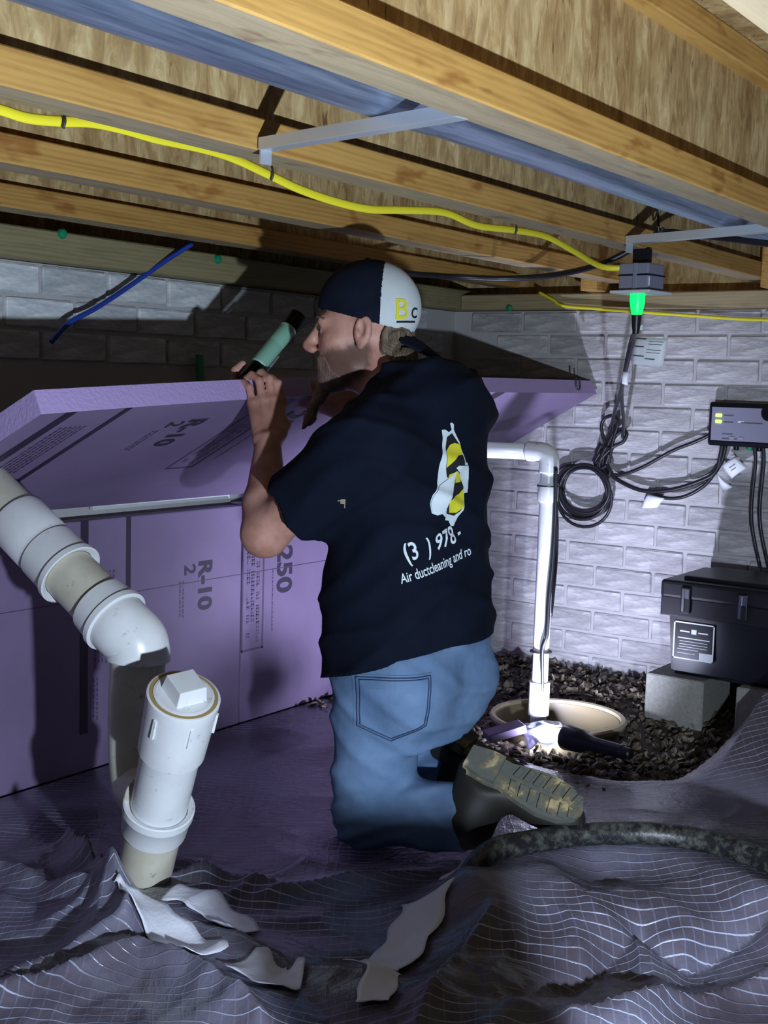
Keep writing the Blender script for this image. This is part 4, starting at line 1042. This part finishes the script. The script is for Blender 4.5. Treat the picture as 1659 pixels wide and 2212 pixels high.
def rhand(P):
    a = (FT1-FT0)/np.linalg.norm(FT1-FT0); c = FT0-a*.050; b = fh-a*(fh@a); b /= np.linalg.norm(b); w = np.cross(a, b)
    d = sd_ell(P, c+b*.040+vec(0, 0, -.012), (.030, .022, .040)); d = smin(d, sd_cap(P, WRR, c+b*.040, .024, .026), .02)
    for k in range(4):
        o = c+a*(-.030+k*.019); r = .034
        ring = [o+(b*math.cos(t)+w*math.sin(t))*r for t in (-.3, -1.0, -1.7, -2.4)]
        d = smin(d, chain(P, ring, [.0095, .009, .0085, .0075], .004), .006)
    th = [c+b*.035+w*.015, c+w*.033+a*.02, c-b*.02+w*.028+a*.035]
    return smin(d, chain(P, th, [.012, .010, .009], .006), .008)
def arm(P, s, e, w, k=1.0):
    d = sd_cap(P, s, e, .055*k, .045*k)
    mid = e+(w-e)*.30; d = smin(d, chain(P, [e, mid, w], [.043*k, .047*k, .029*k], .02), .03)
    return smin(d, sd_ell(P, e+vec(0, .0, -.012), (.04, .042, .036)), .02)
def body(P):
    d = head(P)
    d = smin(d, sd_cap(P, NKT, NB, .058, .064), .025)
    d = smin(d, sd_cap(P, HL(0, .01, -.10), NB+vec(0, .01, -.01), .035, .05), .03)
    t = torso(P, -.022); t = smin(t, sd_cap(P, SHL, SHR, .055, .055), .05); d = smin(d, t, .04)
    d = smin(d, arm(P, SHL, ELL, WRL), .03); d = smin(d, arm(P, SHR, ELR, WRR, .95), .03)
    d = smin(d, lhand(P), .012); return smin(d, rhand(P), .012)
person = thing('person', 'kneeling man in backwards cap, navy printed T-shirt and jeans holding the foam board', 'person', (2.2, 1.45, -.02))
sdf_obj('body', body, (1.90, 1.30, .34), (2.66, 2.06, 1.24), .0037, M_SKIN, person, 1)
# -- hair, beard, eyes ---------------------------------------------
def beard(P):
    q = (P-Hc)@HM
    d = head(P)-.0022-.0012*vnoise(P, 260, 3)-.001*vnoise(P, 600, 4)
    top = q[:, 2]-np.interp(q[:, 1], [.03, .05, .07, .085, .10, .13], [-.125, -.105, -.085, -.058, -.052, -.052])
    top = top+.006*vnoise(P, 120, 21); d = smax(d, top, .008); d = smax(d, -(q[:, 1]-.03), .01)
    d = smax(d, -sd_ell(q, (0, .105, -.074), (.020, .02, .006)), .004)
    return d
sdf_obj('beard', beard, Hc-.17, Hc+.17, .0034, M_BEARD, person, 0)
g0 = HL(0, .085, -.12)
gp = [g0, g0+vec(-.012, .012, -.030), g0+vec(-.020, .024, -.052), g0+vec(-.026, .026, -.075), g0+vec(-.034, .040, -.098)]
o = sdf_obj('goatee_braid', lambda P: chain(P, [HL(0, .078, -.105)]+gp, [.026, .020, .0135, .0095, .012, .003], .01)+.0028*vnoise(P, 320, 8), g0-.14, g0+.10, .003, M_BEARD, person, 0)
def nape(P):
    q = (P-Hc)@HM
    d = sd_ell(q, (0, -.048, -.018), (.072, .058, .056)); d = smin(d, sd_cap(q, (-.045, -.058, -.05), (.045, -.058, -.05), .024, .024), .02)
    d = smin(d, sd_ell(q, (-.060, -.085, -.070), (.018, .03, .02)), .01)
    st = np.sin(q[:, 0]*420+q[:, 1]*260+6*np.sin(q[:, 2]*60)); d = d+.0025*st+.003*vnoise(P, 150, 5)
    d = smax(d, q[:, 1]+.038+.30*(q[:, 2]+.03), .01); return smax(d, q[:, 2]-.03, .01)
sdf_obj('nape_hair', nape, Hc-.17, Hc+.15, .0034, M_HAIR, person, 0)
for s in (-1, 1):
    e = lathe('eye', HL(s*.033, .0815, -.006), ly, [(-.012, .002), (-.008, .009), (0, .0122), (.008, .0095), (.0115, .004), (.0125, .0)], mat('eye_white', (.5, .48, .46), .25) if s < 0 else bpy.data.materials['eye_white'], person, 20, False)
    lathe('iris', HL(s*.033, .0815+.0105, -.006), ly, [(0, .0062), (.0018, .005), (.0024, .0)], M_BPRINT, e, 16, False)
    tube('eyebrow', [HL(s*.014, .099, .018), HL(s*.032, .096, .024), HL(s*.050, .080, .018)], [.003]*13, M_BEARD, person, 8, 6)
# -- cap ------------------------------------------------------------
CAPC = (0, -.013, .040); CAPR = (.088, .112, .103)
def cap_f(P):
    q = (P-Hc)@HM
    o = sd_ell(q, CAPC, CAPR); i = sd_ell(q, CAPC, tuple(c-.005 for c in CAPR))
    d = smax(o, -i, .002); return np.maximum(d, -(q[:, 2]-(.012+.32*q[:, 1]-.0*np.abs(q[:, 0]))))
V, Q = surf_nets(cap_f, Hc-.16, Hc+.17, .0026)
V = relaxed(V, Q, 4)
lv = (V-Hc)@HM; cen = lv[Q].mean(1)
seam = cen[:, 1] < -.044-.10*(cen[:, 2]-.05)
for nm, sel, m in (('cap_mesh_crown', ~seam, M_CAPD), ('cap_white_panel', seam, M_CAPW)):
    qs = Q[sel]; u_, inv = np.unique(qs, return_inverse=True); mesh(nm, V[u_], inv.reshape(qs.shape), m, person, True)
def bill(P):
    q = (P-Hc)@HM
    yy = -(q[:, 1]+.090); zc = -.018-.60*np.clip(yy, -.02, .12)-2.2*np.clip(yy, 0, .12)**2-.0-4.5*q[:, 0]**2
    d = np.abs(q[:, 2]-zc)*.80-.0028
    out = (np.sqrt((q[:, 0]/.078)**2+(np.clip(yy, 0, 1)/.078)**2)-1)*.07
    d = smax(d, out, .004); return smax(d, -(yy+.012), .004)
sdf_obj('cap_bill', bill, HL(0, -.15, -.04)-.13, HL(0, -.15, -.04)+.13, .0034, M_CAPD, person, 1)
lathe('cap_button', HL(0, -.013, .141), lz, [(0, .008), (.003, .007), (.005, .003)], M_CAPD, person, 16)
seam_pts = [HL(.0892*math.sin(a), -.046-.10*(.10*math.cos(a)-.01), .040+.1000*math.cos(a)*.975) for a in np.linspace(-1.75, 1.75, 30)]
def bvh_of(o):
    me = o.data; return BVHTree.FromPolygons([v.co.copy() for v in me.vertices], [p.vertices[:] for p in me.polygons])
def wrap(o, tree, direction, lift, sub=0, mx=.012):
    """press a flat print onto a surface along a direction"""
    me = o.data; bm = bmesh.new(); bm.from_mesh(me); bmesh.ops.triangulate(bm, faces=bm.faces[:])
    for _ in range(sub): bmesh.ops.subdivide_edges(bm, edges=[e for e in bm.edges if e.calc_length() > mx], cuts=1, use_grid_fill=False); bmesh.ops.triangulate(bm, faces=bm.faces[:])
    dv = Vector(direction).normalized()
    for v in bm.verts:
        h, nrm, i, dist = tree.ray_cast(v.co-dv*.3, dv)
        if h is not None: v.co = h-dv*lift
    bm.to_mesh(me); bm.free(); return o
capw = [c for c in person.children if c.name == 'cap_white_panel'][0]; tw = bvh_of(capw)
ang = math.radians(42); cn = lx*(-math.sin(ang))-ly*math.cos(ang); cx_ = lx*math.cos(ang)-ly*math.sin(ang)
base = HL(0, -.013, .040)+cn*.12+cx_*.012
for nm, body_, size, du, dz, m in (('cap_letter', 'B', .060, -.030, -.030, M_YPRINT), ('cap_letter', 'C', .030, .012, -.028, M_BPRINT)):
    o = text_obj(nm, body_, size, base+cx_*du+lz*dz, cx_, lz, m, capw, .0006); wrap(o, tw, -cn, .0022, 3, .005)
V_, F_ = quadmarks([(-.022, -.038, .03, -.034)], base, cx_, lz); o = mesh('cap_underline', V_, F_, M_BPRINT, capw); wrap(o, tw, -cn, .0015, 2)
# -- shirt ----------------------------------------------------------
def wr(P):
    f1 = np.sin((P@vec(18, 22, 52))+2.2*np.sin(P@vec(9, -7, 12)))*.5+.5
    f2 = np.sin((P@vec(-30, 26, 40))+1.7*np.sin(P@vec(6, 11, 9)))*.5+.5
    return .0075*f1**4+.0065*f2**5+.004*vnoise(P, 20, 9)
cuL = SHL+(ELL-SHL)*.70; dL = (ELL-SHL)/np.linalg.norm(ELL-SHL); cuR = SHR+(ELR-SHR)*.72; dR = (ELR-SHR)/np.linalg.norm(ELR-SHR)
def shirt(P):
    d = torso(P, .012)
    d = smin(d, sd_ell(P, (2.245, 1.435, .955), (.150, .075, .085)), .05)
    d = smin(d, sd_ell(P, (2.22, 1.53, .47), (.155, .115, .24)), .05)
    d = smin(d, sd_ell(P, (2.25, 1.435, .44), (.15, .105, .17)), .05)
    d = smin(d, sd_cap(P, SHR+vec(-.02, -.01, .0), SHR+vec(0, .05, 0), .078, .074), .05); d = smin(d, sd_cap(P, SHL+vec(.02, 0, 0), SHL+vec(0, .04, -.02), .078, .078), .05)
    sl = smax(sd_cap(P, SHL, ELL+vec(0, 0, -.01), .082, .080), (P-cuL)@dL, .004); sr_ = smax(sd_cap(P, SHR, ELR, .074, .068), (P-cuR)@dR, .004)
    d = smin(d, sl, .03); d = smin(d, sr_, .03)
    d = d-wr(P)
    d = smax(d, -np.maximum(sd_cap(P, SHL, ELL+(ELL-SHL)*.2+vec(0, 0, -.01), .072, .072), -(P-(cuL-dL*.035))@dL), .003)
    d = smax(d, -np.maximum(sd_cap(P, SHR, ELR+(ELR-SHR)*.2, .066, .06), -(P-(cuR-dR*.03))@dR), .003)
    hem = (.405-.33*(P[:, 1]-1.475)+.003*np.sin(P[:, 0]*30)+.003*np.sin(P[:, 1]*25))-P[:, 2]
    d = smax(d, hem, .006)
    d = smax(d, -sd_cap(P, NKT, NB+vec(0, .0, .01), .062, .068), .006)
    return smax(d, -sd_ell(P, NKT+(NB-NKT)*.52+vec(0, .02, .02), (.085, .085, .05)), .01)
sh = sdf_obj('tshirt', shirt, (1.88, 1.24, .28), (2.66, 1.86, 1.12), .0056, M_SHIRT, person, 2)
na = NB-NKT; na /= np.linalg.norm(na); u_, v_, _d = frame_of(na); cN = NKT+(NB-NKT)*.80
tube('collar', [cN+(u_*math.cos(a)+v_*math.sin(a))*.071 for a in np.linspace(0, 2*math.pi, 30)], .0075, M_SHIRT, sh, 8, 0)
# emblem and lettering on the back
tree = bvh_of(sh)
DB = vec(math.sin(math.radians(25)), math.cos(math.radians(25)), 0); UB = vec(DB[1], -DB[0], 0)
def back(px, py):      # emblem layout: metres across (X) and up (Z) on the plane behind the back
    return vec(2.2, 1.48, .812+(1020-py)/1010)+UB*((px-949)/890)-DB*.3
def cropp(x, y): return (840+x/5.53, 880+y/5.53)
SHAPES = [
 ('emblem_outline', M_WPRINT, .0015, [(600, 262), (648, 258), (700, 290), (738, 262), (715, 190), (740, 178), (770, 200), (770, 262), (850, 400), (866, 500), (905, 630), (950, 645), (952, 672), (972, 800), (960, 985), (900, 990), (890, 1080), (850, 1180), (775, 1262), (745, 1270), (720, 1350), (680, 1350), (645, 1285), (590, 1275), (600, 1240), (700, 1250), (640, 1205), (590, 1180), (540, 1200), (480, 1215), (420, 1190), (408, 1080), (430, 980), (500, 890), (585, 825), (600, 560), (610, 350)]),
 ('emblem_body', M_BPRINT, .0024, [(665, 345), (740, 300), (800, 400), (845, 430), (858, 530), (840, 560), (838, 600), (880, 655), (745, 680), (840, 850), (880, 880), (890, 940), (880, 1080), (800, 1190), (720, 1235), (600, 1200), (612, 1050), (640, 1020), (720, 900), (735, 740), (630, 790), (632, 480)]),
 ('emblem_stripe', M_YPRINT, .0032, [(700, 430), (770, 410), (850, 432), (858, 545), (790, 550), (700, 610), (632, 690), (632, 500)]),
 ('emblem_stripe', M_YPRINT, .0032, [(770, 728), (838, 790), (838, 856), (735, 860), (740, 800), (690, 960), (640, 805), (660, 765)]),
 ('emblem_stripe', M_YPRINT, .0032, [(615, 1055), (700, 1015), (800, 990), (888, 930), (885, 1060), (840, 1140), (750, 1200), (640, 1195)]),
 ('emblem_wing', M_WPRINT, .0040, [(755, 725), (715, 850), (690, 950), (620, 1050), (600, 1130), (540, 1195), (480, 1210), (420, 1180), (410, 1080), (440, 980), (520, 885), (640, 810)]),
 ('emblem_wing', M_WPRINT, .0040, [(745, 690), (780, 665), (945, 672), (968, 820), (955, 945), (900, 950), (885, 880), (840, 830), (800, 745)]),
]
for nm, m, lift, pts in SHAPES:
    P3 = [back(*cropp(*p)) for p in pts]
    bm = bmesh.new(); vs = [bm.verts.new(p) for p in P3]; f = bm.faces.new(vs); bmesh.ops.triangulate(bm, faces=[f])
    o = bmobj(nm, bm, m, sh); wrap(o, tree, DB, lift*1.3, 6, .006)
for a_, b_ in (((500, 940), (460, 1100)), ((460, 1100), (540, 1150))):
    pass
rot = math.radians(17); xt = UB*math.cos(rot)+vec(0, 0, math.sin(rot)); yt = vec(0, 0, math.cos(rot))-UB*math.sin(rot)
o = text_obj('shirt_lettering', '(3  ) 978 -', .050, back(868, 1193), xt, yt, M_WPRINT, sh, .0008, 1.0, 'LEFT', .72); wrap(o, tree, DB, .002, 1)
o = text_obj('shirt_lettering', 'Air ductcleaning and ro', .030, back(863, 1238), xt, yt, M_WPRINT, sh, .0003, 1.0, 'LEFT', .62); wrap(o, tree, DB, .002, 1)
q = back(742, 1088)
st = PX(741, 1087, 2.0); nrm = vec(-.75, -.6, .2); nrm /= np.linalg.norm(nrm)
V_, F_ = quadmarks([(-.006, -.004, .004, .005), (-.012, .001, -.006, .003), (.002, -.012, .004, -.004)], st+nrm*.1, vec(.6, -.75, 0), vec(0, 0, 1)); o = mesh('paint_spot', V_, F_, mat('dried_mud', (.30, .25, .18), .9), sh); wrap(o, tree, -nrm, .0015, 1)
# -- jeans ----------------------------------------------------------
HPL = vec(2.125, 1.475, .37); HPR = vec(2.31, 1.475, .37); KNL = vec(2.125, 1.505, .080); KNR = vec(2.33, 1.66, .075)
ANL = vec(2.165, 1.285, .105); ANR = vec(2.345, 1.43, .11)
def jeans(P):
    d = torso(P, -.002)
    for h, k, a in ((HPL, KNL, ANL), (HPR, KNR, ANR)):
        d = smin(d, sd_cap(P, h, k, .103, .078), .03)
        d = smin(d, sd_ell(P, h+vec(0, -.075, -.01), (.095, .075, .10)), .035)
        s = sd_cap(P, k+vec(0, -.01, .004), a, .076, .066); s = smax(s, (P-a)@((a-k)/np.linalg.norm(a-k)), .006)
        d = smin(d, s, .02)
    f = np.sin(P@vec(20, -35, 60)+2*np.sin(P@vec(8, 10, -9)))*.5+.5; f2 = np.sin(P@vec(35, 30, 75)+2*np.sin(P@vec(-9, 8, 12)))*.5+.5
    d = d-.005*f**3-.004*f2**3-.003*vnoise(P, 28, 12)
    d = smax(d, P[:, 2]-(.414-.33*(P[:, 1]-1.475)), .006)
    knee = np.exp(-(((P-KNL)**2).sum(1))/.01)+np.exp(-(((P-KNR)**2).sum(1))/.01)
    d = d-.004*knee*np.sin(P[:, 2]*160+P[:, 1]*80)
    return d
je = sdf_obj('jeans', jeans, (1.96, 1.20, -.06), (2.50, 1.72, .53), .0058, M_JEAN, person, 2)
tj = bvh_of(je)
nrm = vec(-.62, -.78, .05); nrm /= np.linalg.norm(nrm); pu = np.cross(vec(0, 0, 1), nrm); pu /= np.linalg.norm(pu); pu = -pu if pu[0] < 0 else pu; pv = vec(0, 0, 1)
pc_ = PX(842, 1525, 2.06)+nrm*.1
poly = [(-.075, .065), (.075, .075), (.068, -.035), (.0, -.075), (-.068, -.045)]
bm = bmesh.new(); f = bm.faces.new([bm.verts.new(pc_+pu*a+pv*b) for a, b in poly]); o = bmobj('back_pocket', bm, M_JEAN, je); wrap(o, tj, -nrm, .0025, 5); md = o.modifiers.new('thick', 'SOLIDIFY'); md.thickness = .0025; md.offset = 1
for inset in (.93, .86):
    ring = []
    pp = [np.array(p)*inset for p in poly]; pp.append(pp[0])
    for a, b in zip(pp[:-1], pp[1:]):
        for k in range(10):
            c = pc_+pu*(a[0]+(b[0]-a[0])*k/10)+pv*(a[1]+(b[1]-a[1])*k/10)
            h, n_, i_, d_2 = tj.ray_cast(Vector(c+nrm*.2), Vector(-nrm))
            if h is not None: ring.append(np.array(h)+nrm*.0052)
    tube('pocket_stitch', ring+ring[:1], .0011, M_STITCH, je, 5, 0)
# -- boots ----------------------------------------------------------
def boot(an, heel, toe, up_, label):
    df = (toe-heel); L = np.linalg.norm(df); df = df/L; ns = up_-df*(df@up_); ns /= np.linalg.norm(ns); ws = np.cross(df, ns)
    Rm = np.stack([ws, df, ns], -1); mid = (heel+toe)/2
    def f(P):
        d = sd_ell(P, heel+df*.06-ns*.040, (.044, .075, .050), Rm); d = smin(d, sd_ell(P, mid+df*.045-ns*.036, (.049, .095, .040), Rm), .03)
        d = smin(d, sd_cap(P, an, heel+df*.055-ns*.03, .066, .050), .03)
        return smax(d, (P-heel)@ns+.004, .004)+.002*vnoise(P, 70, 4)
    bt = sdf_obj('boot', f, np.minimum(np.minimum(heel, toe), an)-.13, np.maximum(np.maximum(heel, toe), an)+.13, .005, M_BOOT, person, 1)
    bt['label'] = label
    out = [(-.002, 0), (.012, .030), (.06, .036), (.10, .033), (.15, .043), (.20, .049), (.25, .043), (.285, .022), (.293, 0)]
    sc = L/.29; pol = [heel+df*a*sc+ws*b-ns*.008 for a, b in out]+[heel+df*a*sc-ws*b-ns*.008 for a, b in out[-2:0:-1]]
    so = prism('sole', pol, ns, .014, M_SOLE, bt)
    hl = [heel+df*a*sc+ws*b+ns*.005 for a, b in ((.0, .026), (.05, .034), (.082, .033))]; hl = hl+[heel+df*a*sc-ws*b+ns*.005 for a, b in ((.082, .033), (.05, .034), (.0, .026))]
    prism('heel_block', hl, ns, .014, M_SOLE, bt)
    for k, s in enumerate((.115, .14, .165, .19, .215, .24, .262)):
        wdt = np.interp(s, [.1, .15, .2, .25, .285], [.033, .042, .046, .040, .022])-.006
        for sg in (-1, 1):
            P4 = [heel+df*(s+a)*sc+ws*b*sg+ns*.005 for a, b in ((0, .006), (.006, wdt), (.020, wdt), (.014, .006))]
            if sg < 0: P4 = P4[::-1]
            prism('tread_lug', P4, ns, .006, M_SOLE, so)
    return bt
boot(ANL, PX(1010, 1640, 2.16), PX(1255, 1755, 2.22), vec(-.55, -.25, .80), 'dark boot nearest the camera with muddy grey sole')
boot(ANR, vec(2.350, 1.47, .22), vec(2.385, 1.215, .10), vec(-.2, -.2, .9), 'dark boot on the far foot')
# ---------------------------------------------------------------- hand torch held above the board
M_MINT = mat('mint_grip', (.26, .52, .40), .5)
fa = FT1-FT0; fl = np.linalg.norm(fa); fa = fa/fl
tr = thing('flashlight', 'mint green flashlight with black ends held just above the board edge', 'flashlight', tuple(FT0))
lathe('tail_cap', FT0-fa*.07, fa, [(0, .010), (.003, .017), (.085, .019), (.09, .017)], M_BLKP, tr, 28)
lathe('grip', FT0, fa, [(.018, .0175), (.022, .0205), (fl*.5, .021), (fl*.52, .0202), (fl*.54, .021), (fl-.03, .0215), (fl-.024, .019)], M_MINT, tr, 32)
lathe('lamp_head', FT0, fa, [(fl-.027, .017), (fl-.02, .021), (fl+.012, .025), (fl+.02, .025), (fl+.021, .021), (fl+.015, .0)], M_BLKP, tr, 32, False)
lathe('head_ring', FT0, fa, [(fl-.031, .0195), (fl-.030, .0222), (fl-.025, .0222), (fl-.024, .0195)], M_STRAP, tr, 32, False)
uu = np.cross(fa, vec(0, 1, 0)); uu /= np.linalg.norm(uu); uu = uu if uu[2] < 0 else -uu
V = []
for s in (.03, .085):
    for a, b in ((-1, -1), (1, -1), (1, 1), (-1, 1)): V.append(FT0+fa*s+uu*(.0275+.002*a)+np.cross(fa, uu)*.005*b)
mesh('pocket_clip', V, [(3, 2, 1, 0), (4, 5, 6, 7), (0, 1, 5, 4), (1, 2, 6, 5), (2, 3, 7, 6), (3, 0, 4, 7)], M_STRAP, tr)
